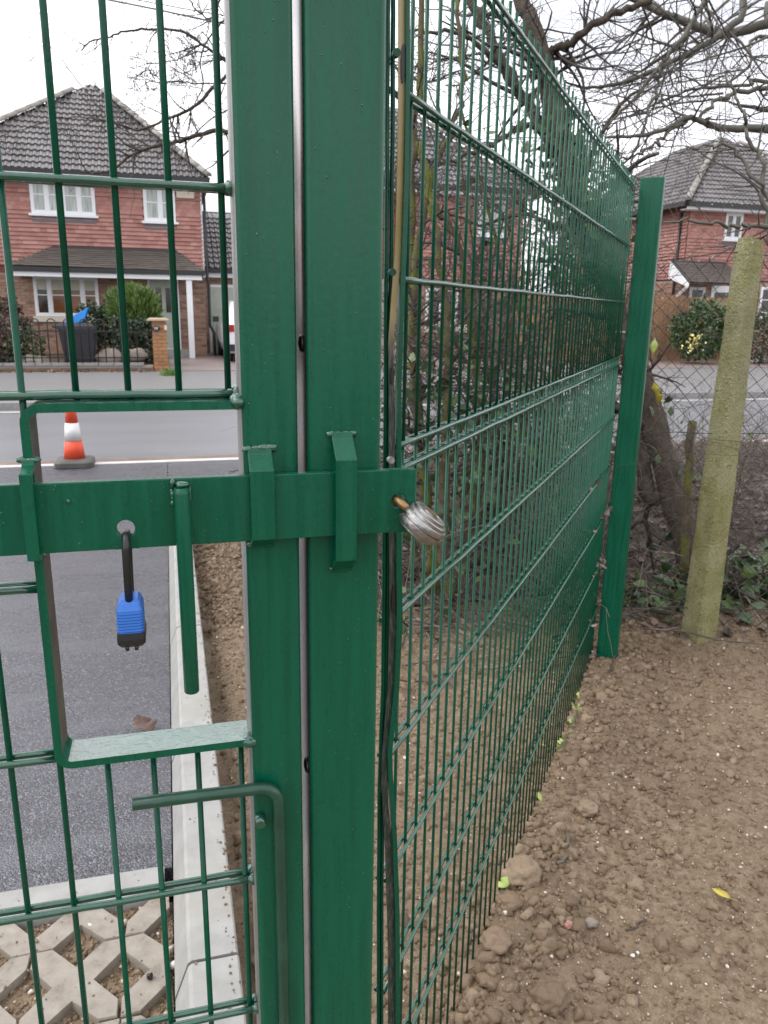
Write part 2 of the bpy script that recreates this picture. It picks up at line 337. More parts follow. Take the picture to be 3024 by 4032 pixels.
M['pierbrick'] = vary('orange_pier_brick', [(0.37, 0.165, 0.062), (0.44, 0.205, 0.080), (0.32, 0.13, 0.055), (0.40, 0.19, 0.09)], 0.7, 20, 0.35, 0.004, 0.35, 0.3, (0.2, 0.12, 0.06))
M['mortar'] = simple('mortar', (0.33, 0.29, 0.25), 0.85, 0, 0.15, 40)
M['darkmortar'] = simple('tile_batten_backing', (0.17, 0.06, 0.045), 0.85, 0, 0.15, 40)  # plain dark red backing behind the hanging tiles
M['roofdeck'] = simple('roof_underlay', (0.05, 0.045, 0.045), 0.8)
M['upvc'] = simple('white_upvc', (0.78, 0.79, 0.81), 0.3, 0, 0.03, 4)
M['fascia'] = simple('black_gutter', (0.018, 0.018, 0.02), 0.4)
M['sill'] = simple('stone_sill', (0.62, 0.55, 0.46), 0.6, 0, 0.1, 8)
M['lead'] = simple('lead_flashing', (0.12, 0.125, 0.14), 0.5, 0, 0.15, 10)
t = NT('window_glass_dark'); n1 = t.noise(1.3, 3); M['glass'] = t.set(t.ramp(n1, [(0.35, (0.02, 0.018, 0.016)), (0.65, (0.07, 0.05, 0.035))]), 0.06, 0, 0.6)
t = NT('window_glass_curtain'); n1 = t.noise(5, 3, stretch=(9, 1, 0.4)); M['curtain'] = t.set(t.ramp(n1, [(0.3, (0.16, 0.19, 0.17)), (0.5, (0.38, 0.42, 0.39)), (0.7, (0.55, 0.58, 0.54))]), 0.1, 0, 0.6)
M['amber'] = simple('window_glass_warm_room', (0.22, 0.095, 0.035), 0.08, 0, 0.5, 2)
M['blind'] = simple('roman_blind', (0.50, 0.53, 0.44), 0.7, 0, 0.15, 6)
M['sage'] = simple('sage_door_paint', (0.40, 0.44, 0.38), 0.4, 0, 0.05, 6)
M['garage'] = simple('pale_green_garage_paint', (0.42, 0.47, 0.40), 0.45, 0, 0.06, 6)
M['render_tan'] = simple('tan_panel', (0.42, 0.32, 0.21), 0.8, 0, 0.2, 6)
M['fencewood'] = vary('fence_board_wood', [(0.30, 0.165, 0.085), (0.36, 0.205, 0.115), (0.26, 0.14, 0.072)], 0.75, 9, 0.3, 0.004, 0.3, 0.3)
M['iron'] = simple('black_iron', (0.012, 0.012, 0.012), 0.35)
M['bin'] = simple('charcoal_bin_plastic', (0.030, 0.031, 0.036), 0.42, 0, 0.08, 12)
M['binlid'] = simple('blue_bin_lid', (0.025, 0.26, 0.74), 0.35, 0, 0.05)
M['cone_orange'] = simple('cone_orange', (0.78, 0.085, 0.035), 0.45, 0, 0.12, 8)
M['cone_white'] = simple('cone_sleeve', (0.78, 0.77, 0.76), 0.4, 0, 0.08, 8)
M['cone_base'] = simple('cone_base_rubber', (0.10, 0.095, 0.085), 0.6, 0, 0.25, 10)
M['carpaint'] = simple('white_car_paint', (0.78, 0.78, 0.80), 0.15, 0, 0.01, 1)
M['tyre'] = simple('tyre', (0.015, 0.015, 0.015), 0.7)
M['redlamp'] = simple('tail_lamp_red', (0.35, 0.02, 0.02), 0.15)
M['stone'] = simple('garden_rock', (0.26, 0.22, 0.18), 0.7, 0, 0.3, 8, 0.3)
# vegetation
t = NT('bark'); n1 = t.noise(18, 6, 0.7, stretch=(2, 2, 0.6)); n2 = t.noise(4, 4); n4 = t.noise(70, 5, 0.7)
c = t.ramp(n1, [(0.3, (0.040, 0.030, 0.023)), (0.6, (0.105, 0.083, 0.062)), (0.85, (0.17, 0.145, 0.115))]); t.bump(t.math('ADD', n1, n4), 0.8, 0.02)
M['bark'] = t.set(c, 0.7, 0, 0.3)
t = NT('mossy_bark'); n1 = t.noise(22, 6, 0.7, stretch=(2, 2, 0.6)); n2 = t.noise(6, 5, 0.6); n4 = t.noise(90, 5, 0.7)
c = t.ramp(n1, [(0.3, (0.055, 0.043, 0.030)), (0.6, (0.135, 0.108, 0.075)), (0.85, (0.20, 0.17, 0.12))]); c = t.mixc(t.ramp(n2, [(0.42, (0, 0, 0)), (0.58, (1, 1, 1))]), c, (0.135, 0.145, 0.028)); t.bump(t.math('ADD', n1, n4), 0.8, 0.02)
M['mossbark'] = t.set(c, 0.8, 0, 0.2)
M['twig'] = simple('dark_twig', (0.052, 0.040, 0.034), 0.5, 0, 0.4, 12)
M['greytwig'] = simple('grey_twig', (0.085, 0.072, 0.062), 0.6, 0, 0.35, 14)
M['palebranch'] = simple('grey_green_branch', (0.105, 0.097, 0.078), 0.6, 0, 0.4, 14, 0.4)
def leafmat(name, cols, rough=0.4):
    t = NT(name); r = t.rnd(); k = len(cols); c = t.ramp(r, [(i/(k-1), cc) for i, cc in enumerate(cols)])
    t.b.inputs['Transmission Weight'].default_value = 0.0
    return t.set(c, rough, 0, 0.5)
M['ivy'] = leafmat('ivy_leaf', [(0.022, 0.048, 0.018), (0.045, 0.088, 0.028), (0.03, 0.06, 0.022), (0.085, 0.14, 0.035), (0.035, 0.07, 0.025)], 0.35)
M['litter'] = leafmat('leaf_litter', [(0.12, 0.075, 0.05), (0.065, 0.045, 0.034), (0.20, 0.14, 0.105), (0.095, 0.06, 0.045), (0.26, 0.19, 0.165), (0.05, 0.036, 0.028), (0.15, 0.085, 0.05)], 0.4)
M['stick'] = leafmat('dead_sticks', [(0.10, 0.078, 0.058), (0.055, 0.043, 0.034), (0.21, 0.18, 0.15), (0.13, 0.10, 0.072)], 0.5)
M['conifer'] = leafmat('conifer_spray', [(0.06, 0.11, 0.025), (0.13, 0.21, 0.05), (0.09, 0.155, 0.035), (0.20, 0.29, 0.08)], 0.5)
M['darkhedge'] = leafmat('dark_hedge_leaf', [(0.022, 0.040, 0.02), (0.04, 0.065, 0.03), (0.03, 0.05, 0.022)], 0.5)
M['redshrub'] = leafmat('brown_shrub_leaf', [(0.055, 0.026, 0.022), (0.035, 0.03, 0.018), (0.08, 0.035, 0.03), (0.04, 0.05, 0.02)], 0.5)
M['blossom'] = leafmat('yellow_blossom', [(0.75, 0.62, 0.18), (0.8, 0.74, 0.4), (0.8, 0.66, 0.1)], 0.5)
M['grass'] = leafmat('grass_blade', [(0.07, 0.14, 0.03), (0.13, 0.24, 0.045), (0.10, 0.19, 0.035)], 0.5)
M['yellowleaf'] = simple('yellow_leaf', (0.52, 0.42, 0.06), 0.4, 0, 0.3, 40)
M['limeleaf'] = simple('lime_leaf', (0.36, 0.46, 0.12), 0.4, 0, 0.2, 40)
M['brownleaf'] = simple('brown_dead_leaf', (0.115, 0.060, 0.046), 0.35, 0, 0.4, 60)
t = NT('mossy_concrete'); n1 = t.noise(7, 6, 0.65); n2 = t.noise(120, 5, 0.7); n5 = t.noise(60, 2, 0.5)
c = t.ramp(n1, [(0.3, (0.185, 0.18, 0.066)), (0.5, (0.30, 0.288, 0.135)), (0.72, (0.40, 0.385, 0.24))]); c = t.mixc(t.ramp(n5, [(0.70, (0, 0, 0)), (0.76, (0.8, 0.8, 0.8))]), c, (0.52, 0.50, 0.33)); c = t.mixc(t.ramp(t.noise(85, 2, 0.6), [(0.30, (0.8, 0.8, 0.8)), (0.37, (0, 0, 0))]), c, (0.045, 0.042, 0.018))
c = t.mixc(t.ramp(t.noise(3.2, 4, 0.65, stretch=(1, 1, 0.45)), [(0.46, (0, 0, 0)), (0.64, (0.45, 0.45, 0.45))]), c, (0.35, 0.335, 0.26))
t.bump(t.math('ADD', n2, t.math('MULTIPLY', n5, 0.8)), 1.0, 0.012); M['mossconc'] = t.set(c, 0.75, 0, 0.25)
M['rustwire'] = simple('rusty_wire', (0.028, 0.022, 0.017), 0.5, 0, 0.4, 50)
t = NT('undergrowth_ground'); n1 = t.noise(9, 7, 0.7); n2 = t.noise(60, 5, 0.7)
c = t.ramp(n1, [(0.3, (0.035, 0.025, 0.02)), (0.55, (0.085, 0.06, 0.046)), (0.8, (0.14, 0.10, 0.08))]); t.bump(n2, 0.8, 0.02); M['floor'] = t.set(c, 0.75, 0, 0.25)
M['lawn'] = simple('rough_verge', (0.10, 0.10, 0.06), 0.8, 0, 0.4, 3)
t = NT('block_paving'); b_ = t.new('ShaderNodeTexBrick'); b_.inputs['Scale'].default_value = 4.5; b_.inputs['Color1'].default_value = (0.30, 0.24, 0.22, 1); b_.inputs['Color2'].default_value = (0.24, 0.19, 0.18, 1); b_.inputs['Mortar'].default_value = (0.15, 0.13, 0.12, 1)
t.lk(t.tc.outputs['Object'], b_.inputs['Vector']); M['blockpave'] = t.set(b_.outputs['Color'], 0.5)
M['cable'] = simple('cable', (0.10, 0.10, 0.11), 0.6)
M['droplet'] = simple('water_drop', (0.9, 0.9, 0.9), 0.05, 0, 0.01, 1, 0, 1.0); M['droplet'].node_tree.nodes['Principled BSDF'].inputs['Transmission Weight'].default_value = 0.6; M['droplet'].node_tree.nodes['Principled BSDF'].inputs['IOR'].default_value = 1.33

# ================================================================== SETTING
def sheet(name, x0, x1, y0, y1, z, mat, nx=1, ny=1, parent=None, thick=0.0):
    mb = MB()
    if thick: mb.box(x0, x1, y0, y1, z-thick, z)
    else: mb.add([(x0,y0,z),(x1,y0,z),(x1,y1,z),(x0,y1,z)], [(0,1,2,3)])
    o = mb.build(name, mat, parent)
    if parent is None: o['kind'] = 'structure'
    return o
sheet('ground', -300, 300, -300, 300, -0.30, M['lawn'])
sheet('driveway', -7.0, -0.062, 1.838, 7.50, 0.0, M['asphalt'], thick=0.25)
sheet('driveway_mouth', -0.058, 0.9, 5.08, 7.50, -0.003, M['asphalt'], thick=0.25)
sheet('gutter_edging', -30, 40, 7.505, 7.60, 0.003, M['white_line'], thick=0.22)
sheet('gutter', -30, 40, 7.602, 7.80, -0.006, M['brown_strip'], thick=0.2)
sheet('road', -60, 80, 7.802, 11.74, -0.012, M['road'], thick=0.2)
for x0, x1 in ((-60, 80),):
    sheet('road_line', x0, x1, 11.40, 11.50, -0.006, M['white_line'])
kb = MB(); pos = []
me = MB(); me.prism(rrect(0.004, 0.911, 0, 0.14, 0.008, 1), -0.15, 0.085); kerb_me = me.mesh('kerb_stone', M['granite'])
kr = thing('kerb', None, None, (0, 11.76, 0)); kr['kind'] = 'structure'
for i in range(42): piece('kerb_stone', kerb_me, T(-8+i*0.915, 11.76, 0), kr)
sheet('pavement', -60, 80, 11.905, 17.2, 0.07, M['pavement'], thick=0.3)
sheet('front_garden', -30, -0.02, 17.44, 36, 0.15, M['floor'], thick=0.3)
sheet('block_drive', -0.015, 6.0, 17.205, 36, 0.085, M['blockpave'], thick=0.3)
sheet('far_verge', 6.01, 80, 17.205, 60, 0.09, M['blockpave'], thick=0.3)

# soil: one displaced heightfield, both sides of the mesh fence
FO = Vector((1.6972, 2.7199, 0)); AZ = 0.6701
FD = Vector((math.sin(AZ), math.cos(AZ), 0)); FN = Vector((math.cos(AZ), -math.sin(AZ), 0))
def soil_z(x, y):
    v = Vector((x, y, 0))
    z = 0.022*noise.noise(v*1.7)+0.016*noise.noise(v*5.1+Vector((3, 1, 0)))
    n = (v-FO).dot(FN); s_ = (v-FO).dot(FD)
    z += 0.022*math.exp(-((n-0.10)/0.12)**2)            # spoil heaped along the fence
    z -= 0.045*math.exp(-((x-0.10)/0.05)**2)*(1 if y < 6 else 0)   # slot beside the kerb
    return z
def soil_fine(x, y):
    v = Vector((x, y, 0.3))
    return soil_z(x, y)+0.010*noise.noise(v*17)+0.006*noise.noise(v*41)+0.0035*noise.noise(v*97)
def soil_patch(name, x0, x1, y0, y1, step, mat, fn, drop=0.0):
    xs = np.arange(x0, x1+step*0.5, step); ys = np.arange(y0, y1+step*0.5, step)
    V = np.array([(x, y, fn(x, y)-drop) for y in ys for x in xs]); nx, ny = len(xs), len(ys)
    I = np.arange(nx*ny).reshape(ny, nx)
    F = np.stack([I[:-1, :-1], I[:-1, 1:], I[1:, 1:], I[1:, :-1]], -1).reshape(-1, 4)
    o = fast_mesh(name, V, F, mat, None, True); o['kind'] = 'structure'; return o
soil_patch('soil', 0.085, 3.1, 0.55, 3.45, 0.0125, M['soil'], soil_fine)
soil_patch('soil_bed', 0.085, 0.9, 3.45, 5.07, 0.03, M['soil'], soil_fine, 0.002)
soil_patch('foreground_soil', -3.0, 3.1, -2.5, 0.55, 0.06, M['soil'], soil_z)
def floor_z(x, y): return 0.01+0.05*noise.noise(Vector((x*1.1, y*1.1, 9)))+0.025*noise.noise(Vector((x*4, y*4, 2)))
soil_patch('undergrowth_floor', 0.9, 9.0, 3.45, 7.5, 0.05, M['floor'], floor_z)
soil_patch('undergrowth_bank', 3.1, 9.0, -2.5, 3.45, 0.06, M['soil'], soil_z)

# scattered clods and pebbles (uncountable), denser near the lens
protos_s = [lump(1, 0.75, 1.6, i, (1, 1, 0.75)) for i in range(8)]
protos_m = [lump(2, 0.75, 1.7, i+20, (1, 1, 0.78)) for i in range(8)]
def spread(n, x0, x1, y0, y1, fn, bias=None):
    P = []
    while len(P) < n:
        x = random.uniform(x0, x1); y = random.uniform(y0, y1)
        if bias and random.random() > bias(x, y): continue
        P.append((x, y, fn(x, y)))
    return np.array(P)
def near_fence(x, y):
    n = (Vector((x, y, 0))-FO).dot(FN)
    if x < 0.13: return 0.25
    return 0.10+0.90*math.exp(-((n-0.10)/0.20)**2)
def front_only(x, y):
    if x < 0.12: return 0.35
    return 1.0
P = spread(27000, 0.10, 3.0, 0.75, 3.4, soil_fine, front_only); S = np.clip(rng.lognormal(math.log(0.0041), 0.45, len(P)), 0.0022, 0.013)
V, F = scatter(protos_s, P, S, rotmats(len(P))); tag(fast_mesh('soil_crumbs', V, F, M['clod'], None, False), 'loose crumbs of brown soil covering the dug ground', 'soil', None, 'stuff')
P = spread(2800, 0.12, 3.0, 0.75, 3.3, soil_fine, near_fence); S = np.clip(rng.lognormal(math.log(0.010), 0.38, len(P)), 0.005, 0.024)
V, F = scatter(protos_m, P, S, rotmats(len(P))); tag(fast_mesh('soil_lumps', V, F, M['clod'], None, True), 'small rounded soil lumps heaped along the mesh fence', 'soil', None, 'stuff')
P = spread(2600, 0.12, 3.0, 0.75, 3.4, soil_fine); P[:, 2] += 0.004; S = np.clip(rng.lognormal(math.log(0.0024), 0.45, len(P)), 0.0012, 0.008)
V, F = scatter(protos_s, P, S, rotmats(len(P))); tag(fast_mesh('pebble_bits', V, F, M['pebble'], None, True), 'tiny pale pebbles and chips scattered in the soil', 'pebbles', None, 'stuff')
def bedbias(x, y): return 1.0
P = spread(5200, 0.10, 0.85, 3.4, 5.05, soil_fine); S = np.clip(rng.lognormal(math.log(0.0085), 0.5, len(P)), 0.004, 0.03)
V, F = scatter(protos_s, P, S, rotmats(len(P))); tag(fast_mesh('bed_crumbs', V, F, M['clod'], None, False), 'lumpy soil filling the narrow bed between kerb and fence', 'soil', None, 'stuff')
# named large clods
def clod(u, v, r, label, seed, sq=(1, 1, 0.72), mat='clod', name='soil_clod', cat='clod', group='large clods beside the mesh fence'):
    p = onZ(u, v, 0.01); V, F = lump(4, 0.30, 1.5, seed, sq); W = V.copy()
    for i, q in enumerate(V):
        W[i] = q*(1+0.06*noise.noise(Vector(q)*7))
    W = W*r; W[:, 0] += p.x; W[:, 1] += p.y; W[:, 2] += soil_z(p.x, p.y)+r*0.35
    tag(fast_mesh(name, W, F, M[mat], None, True), label, cat, group)
clod(2050, 3480, 0.050, 'largest soil clod, right of the fence foot, above the pale green leaf', 3)
clod(2160, 3965, 0.038, 'round soil clod at the bottom edge of the picture', 4)
clod(1950, 3745, 0.034, 'soil clod close to the fence wires near the bottom', 5)
clod(2310, 3205, 0.030, 'pale stone-like clod in the soil between fence foot and yellow leaf', 6)
clod(2245, 3020, 0.026, 'small soil clod upslope beside the fence wires', 9)
clod(2000, 3590, 0.028, 'soil clod just below the pale green leaf', 10)
clod(2235, 3667, 0.011, 'small red brick chip lying in the soil', 7, (1, 0.6, 1.2), 'hung', 'brick_chip', 'chip', None)
clod(2325, 3645, 0.013, 'dark grey pebble lying in the soil', 8, (1.3, 1, 0.8), 'stone', 'pebble', 'pebble', None)
clod(590*1+0, 3848, 0.007, 'black pebble on the grass paver next to the kerb', 12, (1, 1, 1), 'rubber', 'black_pebble', 'pebble', None)

# kerb between the drive and the soil, half-battered, butted units
prof = [(-0.058, -0.2), (-0.058, 0.012), (-0.028, 0.094), (-0.020, 0.100), (0.074, 0.100), (0.078, 0.096), (0.078, -0.2)]
me = MB(); me.prism([(a, b) for a, b in prof], 0.004, 0.911, 'y'); half = me.mesh('kerb_stone', M['kerb'])
kd = thing('drive_kerb', None, None, (0, 0.489, 0)); kd['kind'] = 'structure'
for i in range(5): piece('kerb_stone', half, Matrix.Translation((0, 0.489+i*0.915, random.uniform(-0.002, 0.002))) @ Matrix.Rotation(random.uniform(-0.002, 0.002), 4, 'Z'), kd)
# flat edging between asphalt and grass pavers
ed = thing('paving_edging', None, None, (-0.5, 1.78, 0)); ed['kind'] = 'structure'
me = MB(); me.prism(rrect(0.003, 0.912, 1.728, 1.834, 0.004, 1), -0.15, 0.012); em = me.mesh('edging_stone', M['kerb'])
for i in range(4): piece('edging_stone', em, T(-0.078-0.915*(i+1), 0, 0), ed)
# grass pavers: X-shaped concrete units with soil showing through the openings
pv = thing('grass_paving', None, None, (-0.5, 1.2, 0)); pv['kind'] = 'structure'
a, b, e, f_, g_, h_ = 0.202, 0.222, 0.043, 0.046, 0.046, 0.042
def xpoly(k=0.0):
    p = [(k, k), (e, k), (a/2, b/2-g_), (a-e, k), (a-k, k), (a-k, f_), (a/2+h_, b/2), (a-k, b-f_), (a-k, b-k), (a-e, b-k), (a/2, b/2+g_), (e, b-k), (k, b-k), (k, b-f_), (a/2-h_, b/2), (k, f_)]
    return p
def xcut(kind, k=0.0022):
    if kind == 'low': return [(k, k), (e, k), (a/2, b/2-g_), (a-e, k), (a-k, k), (a-k, f_), (a/2+h_, b/2), (a/2-h_, b/2), (k, f_)]
    if kind == 'left': return [(k, k), (e, k), (a/2, b/2-g_), (a/2, b/2+g_), (e, b-k), (k, b-k), (k, b-f_), (a/2-h_, b/2), (k, f_)]
    if kind == 'lowleft': return [(k, k), (e, k), (a/2, b/2-g_), (a/2, b/2), (a/2-h_, b/2), (k, f_)]
    return xpoly(k)
def xmesh(jit, kind='full'):
    mb = MB(); pts = [(x+random.uniform(-jit, jit), y+random.uniform(-jit, jit)) for x, y in xcut(kind)]
    cx, cy = a/2, b/2
    top = [(x-(x-cx)*0.018, y-(y-cy)*0.018, 0.0) for x, y in pts]; mid = [(x, y, -0.004) for x, y in pts]; bot = [(x, y, -0.10) for x, y in pts]
    mb.loft([bot, mid, top]); return mb.mesh('grass_paver', M['paver'])
xm = [xmesh(0.0025) for _ in range(5)]
x_ref, y_ref = -0.272-a/2, 1.618-b      # a hole centre sits on the row boundary
for i in range(-4, 2):
    for j in range(-6, 2):
        X0 = x_ref+i*a; Y0 = y_ref+j*b
        pm_ = random.choice(xm) if (i < 1 and j < 1) else xmesh(0.002, ('low' if i < 1 else 'lowleft') if j == 1 else 'left')
        piece('grass_paver', pm_, Matrix.Translation((X0, Y0, 0.006+random.uniform(-0.002, 0.002))) @ Matrix.Rotation(random.uniform(-0.008, 0.008), 4, 'Z'), pv)
def bed_z(x, y): return -0.017+0.009*noise.noise(Vector((x*14, y*14, 4)))+0.005*noise.noise(Vector((x*40, y*40, 1)))
soil_patch('paver_bedding', -1.3, -0.058, 0.2, 1.728, 0.0125, M['soil'], bed_z)
P = spread(3600, -0.62, -0.06, 1.1, 1.727, bed_z); S = np.clip(rng.lognormal(math.log(0.0046), 0.4, len(P)), 0.002, 0.011)
V, F = scatter(protos_s, P, S, rotmats(len(P))); tag(fast_mesh('bedding_grit', V, F, M['clod'], None, True), 'brown gritty soil filling the holes of the grass pavers', 'soil', None, 'stuff')
P = spread(160, -0.62, -0.06, 1.1, 1.727, bed_z); S = np.clip(rng.lognormal(math.log(0.005), 0.5, len(P)), 0.002, 0.013); P[:, 2] += 0.004
V, F = scatter(protos_s, P, S, rotmats(len(P))); tag(fast_mesh('bedding_pebbles', V, F, M['pebble'], None, True), 'pale pebbles in the grass paver holes', 'pebbles', None, 'stuff')

Pk = [(random.uniform(-0.02, 0.076)**1.0, random.uniform(1.0, 4.9), 0.102) for _ in range(70)]+[(0.078-abs(random.gauss(0, 0.012)), random.uniform(1.0, 4.9), 0.102) for _ in range(300)]+[(random.uniform(-0.6, -0.08), random.uniform(1.73, 1.83), 0.0125) for _ in range(14)]+[(random.uniform(-0.6, -0.07), random.uniform(1.1, 1.72), 0.007) for _ in range(160)]
V, F = scatter(protos_s, np.array(Pk), np.clip(rng.lognormal(math.log(0.0018), 0.5, len(Pk)), 0.0007, 0.006), rotmats(len(Pk))); tag(fast_mesh('spilled_soil', V, F, M['clod'], None, False), 'crumbs of soil spilled on the kerb and the grass pavers', 'soil', None, 'stuff')
# ================================================================== HOUSES
def tile_mesh(w=0.30, l=0.335, mat='rooftile', name='roof_tile'):
    mb = MB(); N = 12; prof = []
    for i in range(N+1):
        x = w*i/N; ph = (i/N*2) % 1.0; z = 0.028*max(0.0, math.sin(math.pi*min(1, ph/0.62)))**0.8 if ph < 0.62 else 0.0
        prof.append((x, z))
    lift = 0.050; o = 0
    V = [(x, 0, z+lift) for x, z in prof]+[(x, l, z+0.012) for x, z in prof]+[(x, 0, z+lift-0.024) for x, z in prof]
    fs = [(i, i+1, N+1+i+1, N+1+i) for i in range(N)]+[(2*(N+1)+i, 2*(N+1)+i+1, i+1, i) for i in range(N)]
    mb.add(V, fs, 0, False); mb.face((0, N+1, 2*(N+1)), 0); mb.face((N, 2*(N+1)+N, 2*N+1), 0)
    return mb.mesh(name, M[mat])
def plain_mesh(w=0.163, l=0.13, th=0.012, mat='hung', name='hanging_tile', lift=0.046):
    mb = MB(); mb.add([(0,0,lift-th),(w,0,lift-th),(w,l,-th+0.006),(0,l,-th+0.006),(0,0,lift),(w,0,lift),(w,l,0.006),(0,l,0.006)], [(0,3,2,1),(4,5,6,7),(0,1,5,4),(1,2,6,5),(2,3,7,6),(3,0,4,7)])
    return mb.mesh(name, M[mat])
def scallop_mesh(w=0.163, l=0.13, mat='hung'):
    mb = MB(); pts = [(0, 0.045)]+[(w/2+w/2*math.cos(math.radians(180+18*k)), 0.045+0.055*math.sin(math.radians(180+18*k))) for k in range(1, 10)]+[(w, 0.045), (w, l), (0, l)]
    n = len(pts); top = [(x, y, 0.02-0.014*y/l) for x, y in pts]; bot = [(x, y, 0.006-0.014*y/l) for x, y in pts]
    mb.loft([bot, top]); return mb.mesh('scalloped_tile', M[mat])
def brick_mesh(mat='brick', w=0.213, h=0.063, d=0.016):
    mb = MB(); c_ = 0.003
    mb.add([(0,0,0),(w,0,0),(w,0,h),(0,0,h),(c_,-d,c_),(w-c_,-d,c_),(w-c_,-d,h-c_),(c_,-d,h-c_)], [(4,5,6,7),(0,1,5,4),(1,2,6,5),(2,3,7,6),(3,0,4,7)])
    return mb.mesh('brick', M[mat])
RT = tile_mesh(); HT = plain_mesh(); SC = scallop_mesh(); BR = brick_mesh(); PBR = brick_mesh('pierbrick'); PT = plain_mesh(0.165, 0.14, 0.014, 'porchtile', 'porch_tile', 0.024)
hm = MB(); hm.loft([[(x, y*0.42, z+0.045-0.004*y) for x, z in arc(0, 0, 0.10, 0, 180, 8)] for y in (0, 1)], 0, True); HIP = hm.mesh('hip_tile', M['hiptile'])
def frame_from(O, e, u):
    e = Vector(e).normalized(); u = Vector(u); u = (u-e*u.dot(e)).normalized(); n = e.cross(u)
    Mx = Matrix.Identity(4)
    for i in range(3): Mx[i][0] = e[i]; Mx[i][1] = u[i]; Mx[i][2] = n[i]; Mx[i][3] = O[i]
    return Mx
def roof_tiles(O, B, A_, gauge, w, poly_top=None, jit=0.004):
    """triangle O (eave start), B (eave end), A_ apex -> list of tile matrices; poly_top: apex2 for trapezia (ridge end)"""
    O, B, A_ = Vector(O), Vector(B), Vector(A_); A2 = Vector(poly_top) if poly_top else A_
    e = (B-O).normalized(); L = (B-O).length; Fm = frame_from(O, e, A_-O); Fi = Fm.inverted(); a1 = Fi @ A_; a2 = Fi @ A2; H = a1.y
    out = []; r = 0
    while r*gauge < H-0.22:
        t_ = r*gauge; k = t_/H; s0 = a1.x*k; s1 = L+(a2.x-L)*k
        x = math.floor(s0/w)*w; km = min(1, (t_+gauge*0.5)/H); s0 = a1.x*km; s1 = L+(a2.x-L)*km
        while x < s1-0.02:
            xa, xb = max(x, s0), min(x+w, s1)
            if xb-xa > 0.04: out.append(Fm @ Matrix.Translation((xa, t_-0.03, random.uniform(0, jit))) @ Matrix.Rotation(random.uniform(-0.008, 0.008), 4, 'Z') @ Matrix.Diagonal(((xb-xa)/w, 1, 1, 1)))
            x += w
        r += 1
    return out
def hips(parent, P0, P1):
    P0, P1 = Vector(P0), Vector(P1); d = P1-P0; n = int(d.length/0.40); Fm = frame_from(P0, d.cross(Vector((0, 0, 1))), d)
    for i in range(n-1 if n > 3 else n): piece('hip_tile', HIP, Fm @ Matrix.Translation((0, i*0.40, 0.02)), parent)
def row_cells(x0, x1, z, h, phase, w, openings):
    free = [(x0, x1)]
    for a0, a1, b0, b1 in openings:
        if b0 < z+h*0.6 and b1 > z+h*0.4:
            nf = []
            for u0, u1 in free:
                if a1 <= u0 or a0 >= u1: nf.append((u0, u1)); continue
                if a0 > u0: nf.append((u0, a0))
                if a1 < u1: nf.append((a1, u1))
            free = nf
    for u0, u1 in free:
        x = x0+phase+math.floor((u0-x0-phase)/w)*w
        while x < u1-0.01:
            xa, xb = max(x, u0), min(x+w, u1)
            if xb-xa > 0.03: yield xa, (xb-xa)/w
            x += w
def wall_bricks(x0, x1, z0, z1, Y, openings, sortc):
    out = []; r = 0; z = z0
    while z < z1-0.05:
        for x, k in row_cells(x0, x1, z, 0.075, 0.1125 if r % 2 else 0, 0.225, openings):
            out.append(Matrix.Translation((x, Y+random.uniform(-0.002, 0.002), z)) @ Matrix.Diagonal((k, 1, 1, 1)))
        z += 0.075; r += 1
    out.sort(key=lambda m_: (m_.translation.x-sortc[0])**2+(m_.translation.z-sortc[1])**2); return out
def wall_tiles(x0, x1, z0, z1, Y, openings, sortc, band=()):
    pl, sc = [], []; r = 0; z = z0; Rx = Matrix.Rotation(math.pi/2, 4, 'X')
    while z < z1-0.03:
        for x, k in row_cells(x0, x1, z, 0.10, 0.0825 if r % 2 else 0, 0.165, openings):
            Mx = Matrix.Translation((x, Y-random.uniform(0, 0.003), z)) @ Rx @ Matrix.Rotation(random.uniform(-0.012, 0.012), 4, 'Z') @ Matrix.Diagonal((k, 1, 1, 1))
            (sc if any(b0 <= r < b1 for b0, b1 in band) else pl).append(Mx)
        z += 0.10; r += 1
    k = lambda m_: (m_.translation.x-sortc[0])**2+(m_.translation.z-sortc[1])**2
    pl.sort(key=k); sc.sort(key=k); return pl, sc
